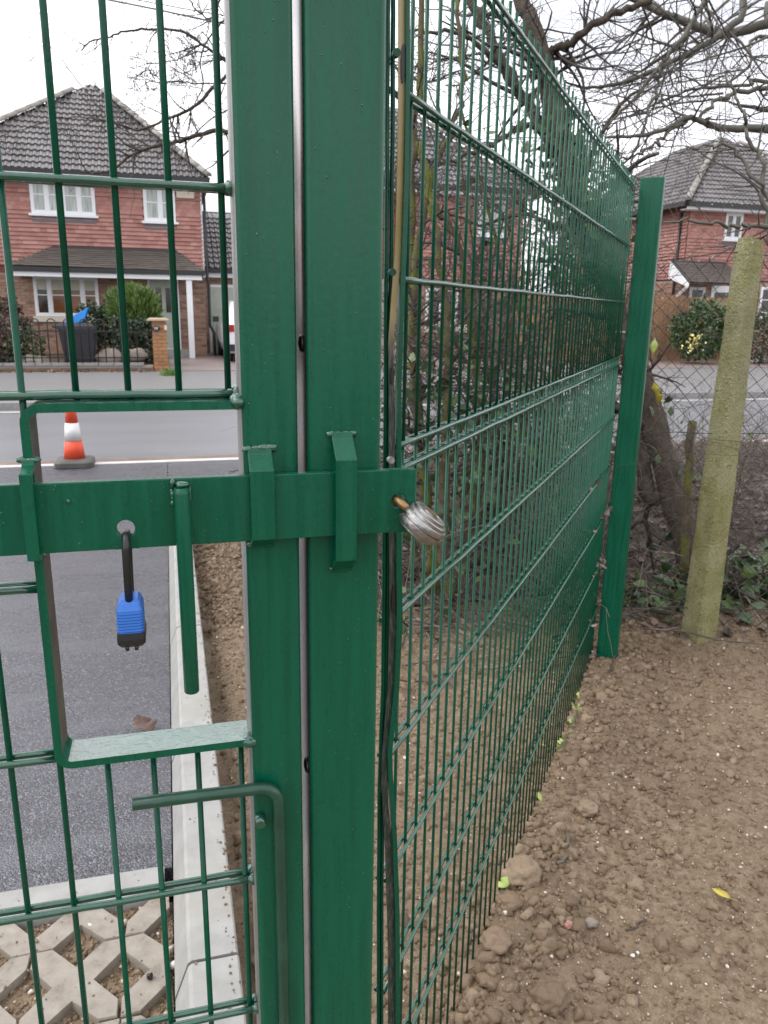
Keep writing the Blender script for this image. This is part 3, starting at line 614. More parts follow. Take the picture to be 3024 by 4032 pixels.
def window(parent, x0, x1, z0, z1, Y, cols, bars=0, pane='glass', sill='upvc', blind=None, outer=0.055, panes=None):
    """frame mesh = window part, panes/sill/blind = its sub-parts; cols = fractions of mullions"""
    mb = MB(); yf, yb = Y-0.045, Y+0.02
    mb.box(x0, x1, yf, yb, z0, z0+outer); mb.box(x0, x1, yf, yb, z1-outer, z1)
    mb.box(x0, x0+outer, yf-0.001, yb, z0+outer, z1-outer); mb.box(x1-outer, x1, yf-0.001, yb, z0+outer, z1-outer)
    xs = [x0+outer]+[x0+(x1-x0)*c_ for c_ in cols]+[x1-outer]
    for c_ in cols: xm_ = x0+(x1-x0)*c_; mb.box(xm_-0.032, xm_+0.032, yf-0.002, yb, z0+outer, z1-outer)
    zi0, zi1 = z0+outer, z1-outer; cells = []
    for i in range(len(xs)-1):
        xa = xs[i]+(0.032 if i else 0); xb = xs[i+1]-(0.032 if i < len(xs)-2 else 0); s_ = 0.028
        mb.box(xa, xa+s_, yf+0.010, yb, zi0, zi1); mb.box(xb-s_, xb, yf+0.010, yb, zi0, zi1); mb.box(xa+s_, xb-s_, yf+0.010, yb, zi0, zi0+s_); mb.box(xa+s_, xb-s_, yf+0.010, yb, zi1-s_, zi1)
        for k in range(bars): zb = zi0+(zi1-zi0)*(k+1)/(bars+1)+0.03; mb.box(xa+s_, xb-s_, yf+0.018, yb, zb-0.012, zb+0.012)
        cells.append((xa+s_, xb-s_))
    w_ = mb.build('window', M['upvc'], parent)
    for i, (xa, xb) in enumerate(cells):
        pm = panes[i] if panes else pane
        p = MB(); p.box(xa, xb, yf+0.028, yf+0.034, zi0, zi1); p.build('pane', M[pm], w_)
        if blind: p = MB(); p.box(xa+0.005, xb-0.005, yf+0.023, yf+0.027, zi1-(zi1-zi0)*blind, zi1-0.002); p.build('blind', M['blind'], w_)
    p = MB(); p.box(x0-0.06, x1+0.06, Y-0.10, Y+0.01, z0-0.06 if sill == 'upvc' else z0-0.14, z0-0.003); p.build('sill', M[sill], w_)
    if sill == 'upvc': p = MB(); p.box(x0, x1, Y-0.03, Y+0.01, z0-0.20, z0-0.062); p.build('lead_apron', M['lead'], w_)
    return w_
def part(parent, name, mat, *boxes):
    mb = MB()
    for b_ in boxes: mb.box(*b_)
    return mb.build(name, M[mat], parent)
Z = CAMZ
# ---------------------------------------------------------------- left house
H = thing('tile_hung_house', 'red tile-hung brick house behind the gate, with porch roof and sage front door', 'house', (-2, 22, 0.1))
YF = 22.0; x0, x1 = -5.2, 1.02; zt0, ze = 2.12, 4.52
win1 = (-3.07, -1.57, 2.10+Z, 2.93+Z); win2 = (-0.41, 0.37, 2.03+Z, 2.88+Z); gwin = (-3.19, -1.65, -0.36+Z, 0.62+Z)
dl = onY(579, 1093, 22.0); dr = onY(715, 1375, 22.0); door = (dl.x, dr.x, dr.z, dl.z)
part(H, 'wall', 'mortar', (x0, x1, YF, YF+7, 0.0, zt0)); part(H, 'upper_wall', 'darkmortar', (x0, x1, YF, YF+7, zt0+0.002, ze-0.04))
pieces('brick', BR, wall_bricks(-4.4, x1, 0.10, zt0-0.02, YF, [gwin, door], (-0.9, 1.2)), H)
pl, sc = wall_tiles(-4.4, x1, zt0+0.2, ze-0.12, YF, [win1, win2], (-1.0, 3.1), ((14, 17),))
pieces('hanging_tile', HT, pl, H); pieces('scalloped_tile', SC, sc, H)
part(H, 'corner_strip', 'upvc', (x1-0.02, x1+0.02, YF-0.03, YF+0.02, zt0, ze-0.1))
window(H, *win1, YF-0.01, (0.25, 0.5, 0.75), 1, 'curtain'); window(H, *win2, YF-0.01, (0.52,), 1, 'curtain')
window(H, *gwin, YF-0.01, (0.24, 0.75), 1, 'glass', 'sill', 0.32, panes=['glass', 'amber', 'amber'])
# roof
eL, eR = Vector((-5.50, YF-0.35, ze)), Vector((1.20, YF-0.35, ze)); ap = Vector((-1.64, 25.2, 5.83+Z)); bL, bR = Vector((-5.50, 31, ze)), Vector((1.20, 31, ze)); rb = Vector((-1.64, 28, 5.83+Z))
mb = MB(); mb.add([eL, eR, ap, bL, bR, rb], [(0, 1, 2), (1, 4, 5, 2), (3, 0, 2, 5), (4, 3, 5), (0, 3, 4, 1)]); rf = mb.build('roof', M['roofdeck'], H)
pieces('roof_tile', RT, roof_tiles(eL, eR, ap, 0.275, 0.30), rf)
join_pieces('side_roof_tiles', RT, roof_tiles(eR, bR, ap, 0.275, 0.30, rb)+roof_tiles(bL, eL, rb, 0.275, 0.30, ap), M['rooftile'], rf)
hips(rf, eL, ap); hips(rf, eR, ap)
part(H, 'gutter', 'fascia', (eL.x, eR.x+0.04, YF-0.46, YF-0.352, ze-0.11, ze+0.01)); part(H, 'fascia_board', 'fascia', (eL.x+0.02, eR.x, YF-0.345, YF-0.32, ze-0.19, ze-0.015)); part(H, 'soffit', 'upvc', (eL.x+0.05, eR.x-0.02, YF-0.318, YF-0.005, ze-0.20, ze-0.17)); part(H, 'barge_end', 'fascia', (eR.x-0.015, eR.x+0.01, YF-0.345, YF+6, ze-0.22, ze-0.02))
mb = MB(); mb.tube([(1.10, YF-0.06, ze-0.15), (1.10, YF-0.08, 2.1), (1.13, YF-0.08, 2.0), (1.12, YF-0.08, 0.9), (1.22, YF-0.1, 0.7), (1.22, YF-0.1, 0.1)], 0.038, 8); mb.build('downpipe', M['fascia'], H)
al = onY(729, 767, YF); mb = MB(); mb.prism(rrect(al.x-0.22, al.x+0.22, al.z-0.09, al.z+0.13, 0.03), YF-0.10, YF-0.03, 'y'); mb.build('alarm_box', M['sill'], H)
# porch roof: lean-to with hipped ends
pE0, pE1 = Vector((-3.56, 21.0, 0.83+Z)), Vector((0.98, 21.0, 0.80+Z)); pT0, pT1 = Vector((-2.62, 21.97, 1.36+Z)), Vector((0.30, 21.97, 1.36+Z))
pW0, pW1 = Vector((-3.56, 21.97, 0.83+Z)), Vector((0.98, 21.97, 0.80+Z))
mb = MB(); mb.add([pE0, pE1, pT1, pT0, pW0, pW1], [(0, 1, 2, 3), (1, 5, 2), (4, 0, 3), (0, 4, 5, 1)]); pr = mb.build('porch_roof', M['roofdeck'], H)
pieces('porch_tile', PT, roof_tiles(pE0, pE1, pT0, 0.105, 0.165, pT1, 0.008), pr); join_pieces('porch_end_tiles', PT, roof_tiles(pE1, pW1, pT1, 0.105, 0.165), M['porchtile'], pr)
part(H, 'porch_gutter', 'fascia', (-3.58, 1.00, 20.90, 20.99, 0.69+Z, 0.80+Z)); part(H, 'porch_fascia', 'upvc', (-3.50, 0.92, 20.96, 21.0, 0.58+Z, 0.69+Z)); part(H, 'porch_soffit', 'upvc', (-3.5, 0.92, 21.002, 21.98, 0.60+Z, 0.63+Z))
a_ = onY(744, 1095, 21.06); b_ = onY(757, 1395, 21.06)
part(H, 'porch_post', 'upvc', (b_.x-0.07, b_.x+0.07, 21.0, 21.14, 0.09, 0.60+Z))
D_ = MB(); D_.box(door[0], door[1], YF-0.03, YF+0.01, door[2], door[3]); d_o = D_.build('door_frame', M['upvc'], H)
part(H, 'door', 'sage', (door[0]+0.06, door[1]-0.06, YF-0.045, YF-0.031, door[2]+0.04, door[3]-0.06)); dd = [o for o in H.children if o.name.startswith('door') and 'frame' not in o.name][0]
w_ = door[1]-door[0]
for k in (0.34, 0.66): part(dd, 'door_pane', 'glass', (door[0]+w_*k-0.075, door[0]+w_*k+0.075, YF-0.052, YF-0.046, door[2]+0.95, door[3]-0.25))
mb = MB(); mb.tube([(door[0]+0.16, YF-0.06, door[2]+1.0), (door[0]+0.16, YF-0.075, door[2]+1.12)], 0.02, 8); mb.build('door_handle', M['chrome'], dd)
part(H, 'door_step', 'kerb', (door[0]-0.2, door[1]+0.2, YF-0.5, YF-0.02, 0.0, door[2]))
# garage link to the right
gx0 = 1.25; YG = 23.6
part(H, 'garage_wall', 'mortar', (1.03, 5.2, YG, YG+5, 0, 2.33)); gl = onY(818, 1120, YG); gb = onY(830, 1392, YG)
pieces('garage_brick', BR, wall_bricks(1.05, 5.2, 0.1, 2.3, YG, [(gl.x, gl.x+2.3, gb.z, gl.z)], (1.5, 1.4)), H)
part(H, 'garage_frame', 'upvc', (gl.x, gl.x+2.3, YG-0.03, YG+0.01, gb.z, gl.z)); gd = part(H, 'garage_door', 'garage', (gl.x+0.07, gl.x+2.23, YG-0.045, YG-0.031, gb.z, gl.z-0.07))
for i in range(6):
    for j in range(2): part(gd, 'door_panel', 'garage', (gl.x+0.16+i*0.34, gl.x+0.44+i*0.34, YG-0.060, YG-0.046, gl.z-0.42-j*0.28, gl.z-0.18-j*0.28))
for i in range(12): part(gd, 'door_board', 'garage', (gl.x+0.10+i*0.175, gl.x+0.26+i*0.175, YG-0.055, YG-0.046, gb.z+0.04, gl.z-0.76))
e0, e1 = Vector((1.06, YG-0.25, 2.42)), Vector((5.4, YG-0.25, 2.42)); t0, t1 = Vector((1.06, YG+2.4, 4.2)), Vector((5.4, YG+2.4, 4.2))
mb = MB(); mb.add([e0, e1, t1, t0, e0-Vector((0, 0, 0.1)), e1-Vector((0, 0, 0.1)), t1-Vector((0, 0, 0.1)), t0-Vector((0, 0, 0.1))], [(0, 1, 2, 3), (4, 7, 6, 5), (0, 4, 5, 1), (0, 3, 7, 4), (1, 5, 6, 2), (3, 2, 6, 7)]); gr_ = mb.build('garage_roof', M['roofdeck'], H)
pieces('roof_tile', RT, roof_tiles(e0, e1, t0, 0.275, 0.30, t1), gr_)
part(H, 'garage_gutter', 'fascia', (1.06, 5.4, YG-0.36, YG-0.252, 2.30, 2.42)); part(H, 'garage_fascia', 'upvc', (1.06, 5.38, YG-0.25, YG-0.22, 2.18, 2.30))
# ---------------------------------------------------------------- middle house
H2 = thing('second_house', 'red tile-hung house half hidden by bare shrubs behind the mesh fence', 'house', (7, 22, 0.1))
x0, x1 = 3.8, 10.1; ze2 = 3.24+Z
part(H2, 'wall', 'mortar', (x0, x1, YF, YF+7, 0.0, 2.2)); part(H2, 'upper_wall', 'darkmortar', (x0, x1, YF, YF+7, 2.202, ze2-0.04))
w2 = (8.70, 9.57, 2.03+Z, 3.0+Z)
pl, sc = wall_tiles(6.6, x1, 2.25, ze2-0.12, YF, [w2], (9.2, 3.3), ((14, 16),)); pieces('hanging_tile', HT, pl, H2); pieces('scalloped_tile', SC, sc, H2)
g2 = (7.2, 8.6, 0.9, 2.0); pieces('brick', BR, wall_bricks(6.6, x1, 0.1, 2.18, YF, [g2], (9.2, 1.6)), H2)
window(H2, *w2, YF-0.01, (0.5,), 0, 'curtain'); window(H2, *g2, YF-0.01, (0.33, 0.66), 0, 'glass', 'sill')
eL, eR = Vector((3.4, YF-0.35, ze2)), Vector((10.45, YF-0.35, ze2)); ap = Vector((7.0, 25.3, 5.95+Z)); bL, bR = Vector((3.4, 31, ze2)), Vector((10.45, 31, ze2)); rb = Vector((7.0, 28, 5.95+Z))
mb = MB(); mb.add([eL, eR, ap, bL, bR, rb], [(0, 1, 2), (1, 4, 5, 2), (3, 0, 2, 5), (4, 3, 5), (0, 3, 4, 1)]); rf = mb.build('roof', M['roofdeck'], H2)
tl = roof_tiles(eL, eR, ap, 0.275, 0.30); tl.sort(key=lambda m_: -m_.translation.x); pieces('roof_tile', RT, tl, rf); hips(rf, eR, ap); hips(rf, eL, ap)
part(H2, 'gutter', 'fascia', (eL.x, eR.x+0.04, YF-0.46, YF-0.352, ze2-0.11, ze2+0.01)); part(H2, 'soffit', 'upvc', (eL.x+0.05, eR.x-0.02, YF-0.318, YF-0.005, ze2-0.20, ze2-0.17)); part(H2, 'fascia_board', 'upvc', (eL.x+0.02, eR.x, YF-0.345, YF-0.32, ze2-0.19, ze2-0.015))
# ---------------------------------------------------------------- right house
H3 = thing('third_house', 'red tile-hung hip-roofed house at the right, beyond the concrete post', 'house', (18, 22, 0.1))
x0, x1 = 15.62, 22.0; ze3 = 3.18+Z
part(H3, 'wall', 'mortar', (x0, x1, YF, YF+7, 0.0, 2.4)); part(H3, 'upper_wall', 'darkmortar', (x0, x1, YF, YF+7, 2.402, ze3-0.04))
a_, b_ = onY(2858, 838, YF), onY(2912, 945, YF); w3 = (a_.x, b_.x, b_.z, a_.z); a_, b_ = onY(2715, 1130, YF), onY(2762, 1245, YF); g3 = (a_.x, b_.x, b_.z, a_.z); a_, b_ = onY(2800, 1125, YF), onY(2862, 1330, YF); d3 = (a_.x, b_.x, 0.15, a_.z); a_, b_ = onY(2995, 1130, YF), onY(3090, 1240, YF); g4 = (a_.x, b_.x, b_.z, a_.z)
pl, sc = wall_tiles(x0, x1-2, 2.45, ze3-0.12, YF, [w3], (17.3, 3.2), ((13, 16),)); pieces('hanging_tile', HT, pl, H3); pieces('scalloped_tile', SC, sc, H3)
pieces('brick', BR, wall_bricks(x0, x1-2, 0.1, 2.38, YF, [g3, d3, g4], (17.2, 1.5)), H3)
Rz = Matrix.Translation((x0, YF, 0)) @ Matrix.Rotation(math.radians(-90), 4, 'Z')
sl, ss = wall_tiles(-3.2, 0, 2.45, ze3-0.12, 0, [], (-0.5, 3.2)); pieces('side_hanging_tile', HT, [Rz @ m_ for m_ in sl], H3)
sb = wall_bricks(-3.2, 0, 0.1, 2.38, 0, [], (-0.5, 1.4)); pieces('side_brick', BR, [Rz @ m_ for m_ in sb], H3)
window(H3, *w3, YF-0.01, (0.5,), 0, 'glass'); window(H3, *g3, YF-0.01, (), 1, 'glass', 'sill'); window(H3, *g4, YF-0.01, (0.5,), 1, 'glass', 'sill')
part(H3, 'door', 'upvc', (d3[0], d3[1], YF-0.05, YF-0.005, d3[2], d3[3])); dd = [o for o in H3.children if o.name.startswith('door')][0]; part(dd, 'door_pane', 'glass', (d3[0]+0.12, d3[1]-0.12, YF-0.056, YF-0.051, d3[2]+0.9, d3[3]-0.2))
eL, eR = Vector((15.22, YF-0.40, ze3)), Vector((22.5, YF-0.40, ze3)); ap = Vector((18.86, 25.25, 5.87+Z)); bL, bR = Vector((15.22, 31, ze3)), Vector((22.5, 31, ze3)); rb = Vector((18.86, 27.5, 5.87+Z))
mb = MB(); mb.add([eL, eR, ap, bL, bR, rb], [(0, 1, 2), (1, 4, 5, 2), (3, 0, 2, 5), (4, 3, 5), (0, 3, 4, 1)]); rf = mb.build('roof', M['roofdeck'], H3)
pieces('roof_tile', RT, roof_tiles(eL, eR, ap, 0.275, 0.30), rf); pieces('side_roof_tile', RT, roof_tiles(bL, eL, rb, 0.275, 0.30, ap), rf); hips(rf, eL, ap); hips(rf, eR, ap)
part(H3, 'gutter', 'fascia', (eL.x, eR.x, YF-0.51, YF-0.402, ze3-0.11, ze3+0.01)); part(H3, 'soffit', 'upvc', (eL.x+0.05, eR.x, YF-0.36, YF-0.005, ze3-0.20, ze3-0.17)); part(H3, 'fascia_board', 'upvc', (eL.x+0.02, eR.x, YF-0.395, YF-0.37, ze3-0.19, ze3-0.015)); part(H3, 'side_gutter', 'fascia', (eL.x-0.10, eL.x-0.002, YF-0.40, YF+8, ze3-0.11, ze3+0.01))
a_ = onY(2708, 1035, 21.2); b_ = onY(2880, 1115, 21.2)
c0, c1 = Vector((a_.x-0.05, 20.95, b_.z)), Vector((b_.x+0.25, 20.95, b_.z)); t0, t1 = Vector((a_.x-0.05, 21.95, a_.z+0.12)), Vector((b_.x+0.25, 21.95, a_.z+0.12))
mb = MB(); dz = Vector((0, 0, 0.06)); mb.add([c0, c1, t1, t0, c0-dz, c1-dz, t1-dz, t0-dz], [(0, 1, 2, 3), (4, 7, 6, 5), (0, 4, 5, 1), (0, 3, 7, 4), (1, 5, 6, 2), (3, 2, 6, 7)]); pr = mb.build('porch_roof', M['roofdeck'], H3)
pieces('porch_tile', PT, roof_tiles(c0, c1, t0, 0.105, 0.165, t1, 0.006), pr)
mb = MB(); mb.add([c0-dz, t0-dz, t0-dz*9, c0-dz*2.5, (c0-dz)-Vector((0.05, 0, 0)), (t0-dz)-Vector((0.05, 0, 0)), (t0-dz*9)-Vector((0.05, 0, 0)), (c0-dz*2.5)-Vector((0.05, 0, 0))], [(0, 1, 2, 3), (4, 7, 6, 5), (0, 4, 5, 1), (1, 5, 6, 2), (2, 6, 7, 3), (3, 7, 4, 0)]); mb.build('porch_cheek', M['upvc'], H3)
mb = MB(); mb.tube([(c0.x-0.03, 21.0, c0.z-0.15), (c0.x-0.03, 21.5, c0.z-0.45), (c0.x-0.03, 21.93, c0.z-0.95)], 0.05, 4, 0, False); mb.build('porch_bracket', M['upvc'], H3)
mb = MB(); mb.tube([(x0-0.08, YF+0.3, ze3-0.1), (x0-0.08, YF+0.3, 0.1)], 0.04, 8); mb.build('downpipe', M['fascia'], H3)

# ================================================================== STREET AND FRONT GARDENS
W = thing('garden_wall', 'low brick front garden wall under the bow-top railings', 'wall', (-3, 17.3, 0.06))
part(W, 'core', 'mortar', (-9, -0.32, 17.23, 17.42, 0.0, 0.185))
M['oldbrick'] = vary('mossy_wall_brick', [(0.10, 0.075, 0.05), (0.22, 0.115, 0.07), (0.14, 0.10, 0.065), (0.28, 0.14, 0.085), (0.09, 0.085, 0.05)], 0.75, 12, 0.4, 0.006, 0.3, 0.5, (0.06, 0.06, 0.03))
pieces('brick', brick_mesh('oldbrick', 0.213, 0.063, 0.018), wall_bricks(-6.5, -0.33, 0.0, 0.17, 17.229, [], (-2, 0.1)), W)
me = MB(); me.prism(rrect(0.003, 0.297, 0, 0.25, 0.01, 1), 0, 0.05); cope = me.mesh('coping_stone', M['granite'])
for i in range(20): piece('coping_stone', cope, T(-6.5+i*0.3+random.uniform(-0.004, 0.004), 17.195, 0.187, random.uniform(-0.01, 0.01)), W)
RL = thing('bow_top_railing', 'black bow-top railing on the low garden wall in front of the tile-hung house', 'railing', (-3, 17.33, 0.2))
me = MB(); me.tube([(0, 0, 0)]+[(0, 0, 0.72)]+[(0.0775-0.0775*math.cos(math.radians(k)), 0, 0.80+0.0775*math.sin(math.radians(k))) for k in range(0, 181, 20)]+[(0.155, 0, 0.72), (0.155, 0, 0)], 0.011, 6); hoop = me.mesh('hoop_bar', M['iron'])
for i in range(19): piece('hoop_bar', hoop, T(-6.36+i*0.31, 17.33, 0.235), RL)
part(RL, 'top_rail', 'iron', (-6.4, -0.40, 17.322, 17.338, 0.86, 0.885)); part(RL, 'bottom_rail', 'iron', (-6.4, -0.40, 17.322, 17.338, 0.33, 0.355))
# pier
a_, b_ = onY(592, 1262, 17.3), onY(661, 1457, 17.3)
PI = thing('brick_gate_pier', 'orange brick pier with stone cap and oval house number plate', 'pier', ((a_.x+b_.x)/2, 17.4, 0.05))
px0, px1 = onY(600, 1300, 17.15).x, onY(661, 1400, 17.15).x; zt = onY(620, 1258, 17.15).z
part(PI, 'core', 'mortar', (px0+0.01, px1-0.01, 17.17, 17.17+px1-px0, 0.03, zt-0.03))
ms = []; r = 0; z = 0.05; wb = (px1-px0)
pb = brick_mesh('pierbrick', wb*0.64, 0.063, 0.02); pb2 = brick_mesh('pierbrick', wb*0.33, 0.063, 0.02)
while z < zt-0.08:
    l1, l2 = (pb, pb2) if r % 2 else (pb2, pb); w1_ = wb*0.64 if r % 2 else wb*0.33
    piece('brick', l1, T(px0, 17.172, z), PI); piece('brick', l2, T(px0+w1_+0.01, 17.172+random.uniform(-0.002, 0.002), z), PI); z += 0.075; r += 1
    Rl = Matrix.Translation((px0+0.012, 17.17+wb, z-0.075)) @ Matrix.Rotation(math.radians(-90), 4, 'Z'); piece('brick', l2, Rl, PI); piece('brick', l1, Rl @ Matrix.Translation((wb-w1_+0.0, 0, 0)), PI)
mb = MB(); mb.loft([[(px0-0.10, 17.09, zt-0.03), (px1+0.06, 17.09, zt-0.03), (px1+0.06, 17.55, zt-0.03), (px0-0.10, 17.55, zt-0.03)], [(px0-0.10, 17.09, zt), (px1+0.06, 17.09, zt), (px1+0.06, 17.55, zt), (px0-0.10, 17.55, zt)], [(px0-0.04, 17.15, zt+0.03), (px1, 17.15, zt+0.03), (px1, 17.49, zt+0.03), (px0-0.04, 17.49, zt+0.03)]]); mb.build('cap_stone', M['render_tan'], PI)
npz = onY(614, 1294, 17.14); mb = MB(); mb.prism([(npz.x+0.085*math.cos(k*math.pi/12), npz.z+0.055*math.sin(k*math.pi/12)) for k in range(24)], 17.125, 17.15, 'y'); npl = mb.build('number_plate', M['iron'], PI)
def text_obj(txt, size, mat, Mx, name, parent=None, ext=0.002):
    cu = bpy.data.curves.new(name, 'FONT'); cu.body = txt; cu.size = size; cu.extrude = ext; cu.align_x = 'CENTER'; cu.align_y = 'CENTER'; cu.resolution_u = 2
    tmp = bpy.data.objects.new('t', cu); COL.objects.link(tmp); dg = bpy.context.evaluated_depsgraph_get(); dg.update()
    me_ = bpy.data.meshes.new_from_object(tmp.evaluated_get(dg)); bpy.data.objects.remove(tmp); me_.materials.clear(); me_.materials.append(mat); me_.transform(Mx)
    return link(name, me_, parent)
text_obj('99', 0.085, M['upvc'], Matrix.Translation((npz.x, 17.122, npz.z)) @ Matrix.Rotation(math.pi/2, 4, 'X'), 'house_number', npl)
bz = onY(652, 1290, 17.14); mb = MB(); mb.prism(rrect(bz.x-0.03, bz.x+0.03, bz.z-0.05, bz.z+0.05, 0.02), 17.11, 17.15, 'y'); mb.build('bell_box', M['sill'], PI)
# wheelie bin
a_, b_ = onY(222, 1300, 17.8), onY(372, 1442, 17.6)
bx0, bx1 = onY(222, 1300, 17.75).x, onY(374, 1300, 17.75).x; cb0, cb1 = onY(262, 1442, 17.75).x, onY(372, 1442, 17.75).x; zb1 = onY(300, 1278, 17.75).z; zb0 = 0.17
B = thing('wheelie_bin', 'charcoal wheelie bin with its blue lid propped open behind the railings', 'bin', ((bx0+bx1)/2, 17.9, zb0))
mb = MB(); mb.loft([[(cb0, 17.68, zb0+0.02), (cb1, 17.68, zb0+0.02), (cb1, 18.15, zb0+0.02), (cb0, 18.15, zb0+0.02)], [(bx0+0.05, 17.6, zb1-0.10), (bx1-0.02, 17.6, zb1-0.10), (bx1-0.02, 18.28, zb1-0.10), (bx0+0.05, 18.28, zb1-0.10)]]); mb.build('body', M['bin'], B)
mb = MB(); mb.prism(rrect(bx0, bx1+0.03, 17.56, 18.32, 0.04), zb1-0.099, zb1-0.03); mb.build('rim', M['bin'], B)
mb = MB(); mb.loft([[(bx0+0.02, 17.57, zb1-0.028), (bx1, 17.57, zb1-0.028), (bx1, 18.3, zb1-0.028), (bx0+0.02, 18.3, zb1-0.028)], [(bx0+0.06, 17.62, zb1+0.035), (bx1-0.06, 17.62, zb1+0.035), (bx1-0.06, 18.26, zb1+0.035), (bx0+0.06, 18.26, zb1+0.035)]]); mb.build('inner_lid', M['black_plastic'], B)
q = [onY(u, v, 18.0) for u, v in ((252, 1273), (290, 1246), (350, 1213), (346, 1224), (338, 1252), (326, 1266), (290, 1272))]
mb = MB(); mb.loft([[(p.x, 17.72, p.z) for p in q], [(p.x, 18.22, p.z+0.03) for p in q]]); mb.build('lid', M['binlid'], B)
mb = MB(); mb.tube([(bx0-0.05, 17.66, zb1-0.05), (bx0-0.05, 18.2, zb1-0.05)], 0.022, 8); mb.build('handle', M['bin'], B)
for yy in (17.75, 18.1): mb = MB(); mb.tube([(cb0-0.02, yy, zb0+0.10), (cb0+0.04, yy, zb0+0.10)], 0.10, 14); mb.build('wheel', M['tyre'], B)
# cone
cb = onZ(290, 1842, 0.003); CX, CY = cb.x, cb.y+0.14
CN = thing('traffic_cone', 'orange and white traffic cone at the end of the drive', 'cone', (CX, CY, 0))
mb = MB(); pts = rrect(CX-0.165, CX+0.165, CY-0.165, CY+0.165, 0.05, 2); c_ = 0.05; pts = [(x, y) for x, y in pts]
mb.loft([[(x, y, 0.004) for x, y in pts], [(x, y, 0.045) for x, y in pts], [(CX+(x-CX)*0.90, CY+(y-CY)*0.90, 0.062) for x, y in pts], [(CX+(x-CX)*0.60, CY+(y-CY)*0.60, 0.070) for x, y in pts]]); mb.build('base', M['cone_base'], CN)
def cone_seg(nm, z0, z1, r0, r1, mat, off=0.0):
    mb = MB(); mb.loft([[(CX+(r0+off)*math.cos(k*math.pi/14), CY+(r0+off)*math.sin(k*math.pi/14), z0) for k in range(28)], [(CX+(r1+off)*math.cos(k*math.pi/14), CY+(r1+off)*math.sin(k*math.pi/14), z1) for k in range(28)]], 0, True); mb.build(nm, M[mat], CN)
def rc(z): return 0.093+(z-0.075)*(0.030-0.093)/(0.62-0.075)
cone_seg('lower_band', 0.071, 0.2329, rc(0.071), rc(0.2329), 'cone_orange'); cone_seg('sleeve', 0.233, 0.392, rc(0.233), rc(0.392), 'cone_white', 0.002); cone_seg('upper_band', 0.3921, 0.62, rc(0.392), rc(0.62), 'cone_orange'); cone_seg('tip', 0.6201, 0.66, 0.030, 0.024, 'cone_orange')
# white car nose-in on the block drive (mostly hidden by the gate)
CA = thing('white_car', 'white hatchback parked on the drive beside the tile-hung house', 'car', (2.2, 20.5, 0.085))
cx0 = onY(884, 1300, 19.6).x; cw = 1.72
def carsec(y, ztop, inset, zb=0.30):
    x0_, x1_ = cx0, cx0+cw; return [(x0_+0.06, y, zb), (x1_-0.06, y, zb), (x1_, y, zb+0.25), (x1_-0.02, y, 0.95), (x1_-inset, y, ztop), (x0_+inset, y, ztop), (x0_+0.02, y, 0.95), (x0_, y, zb+0.25)]
mb = MB(); mb.loft([carsec(19.45, 0.98, 0.10, 0.42), carsec(19.55, 1.0, 0.10), carsec(19.95, 1.50, 0.26), carsec(21.2, 1.55, 0.26), carsec(22.1, 1.05, 0.12), carsec(23.0, 0.92, 0.10), carsec(23.2, 0.70, 0.10, 0.36)], 0, True); mb.build('body', M['carpaint'], CA)
for xx in (cx0+0.01, cx0+cw-0.21):
    for yy in (20.05, 22.5): mb = MB(); mb.tube([(xx, yy, 0.085+0.31), (xx+0.2, yy, 0.085+0.31)], 0.31, 20); wh = mb.build('wheel', M['tyre'], CA); mb = MB(); mb.tube([(xx-0.008, yy, 0.395), (xx+0.208, yy, 0.395)], 0.19, 16); mb.build('rim', M['galv'], wh)
part(CA, 'rear_window', 'glass', (cx0+0.3, cx0+cw-0.3, 19.66, 19.70, 1.10, 1.36)); part(CA, 'tail_lamp', 'redlamp', (cx0+0.02, cx0+0.22, 19.42, 19.60, 0.82, 0.98)); part(CA, 'tail_lamp', 'redlamp', (cx0+cw-0.22, cx0+cw-0.02, 19.42, 19.60, 0.82, 0.98)); part(CA, 'bumper', 'black_plastic', (cx0+0.05, cx0+cw-0.05, 19.36, 19.5, 0.36, 0.52)); part(CA, 'number_plate', 'blossom', (cx0+0.6, cx0+1.12, 19.41, 19.44, 0.70, 0.81)); part(CA, 'mirror', 'black_plastic', (cx0-0.16, cx0-0.01, 21.5, 21.62, 1.0, 1.14)); part(CA, 'side_window', 'glass', (cx0+0.135, cx0+0.15, 20.3, 21.5, 1.08, 1.36))
# board fence at the far side, in front of the third house
WF = thing('board_fence', 'brown close-board timber fence in front of the right-hand house', 'fence', (14, 19.5, 0.1))
me = MB(); me.box(0.004, 0.146, -0.012, 0.012, 0.0, 1.75); bd = me.mesh('board', M['fencewood'])
for i in range(47): piece('board', bd, Matrix.Translation((9.0+i*0.15, 19.5+random.uniform(-0.006, 0.006), 0.10)), WF)
part(WF, 'gravel_board', 'fencewood', (9.0, 16.05, 19.48, 19.487, 0.09, 0.26)); part(WF, 'rail', 'fencewood', (9.0, 16.05, 19.514, 19.56, 1.4, 1.48))
for i in range(4): part(WF, 'post', 'fencewood', (9.0+i*2.3, 9.1+i*2.3, 19.52, 19.62, 0.09, 1.9))
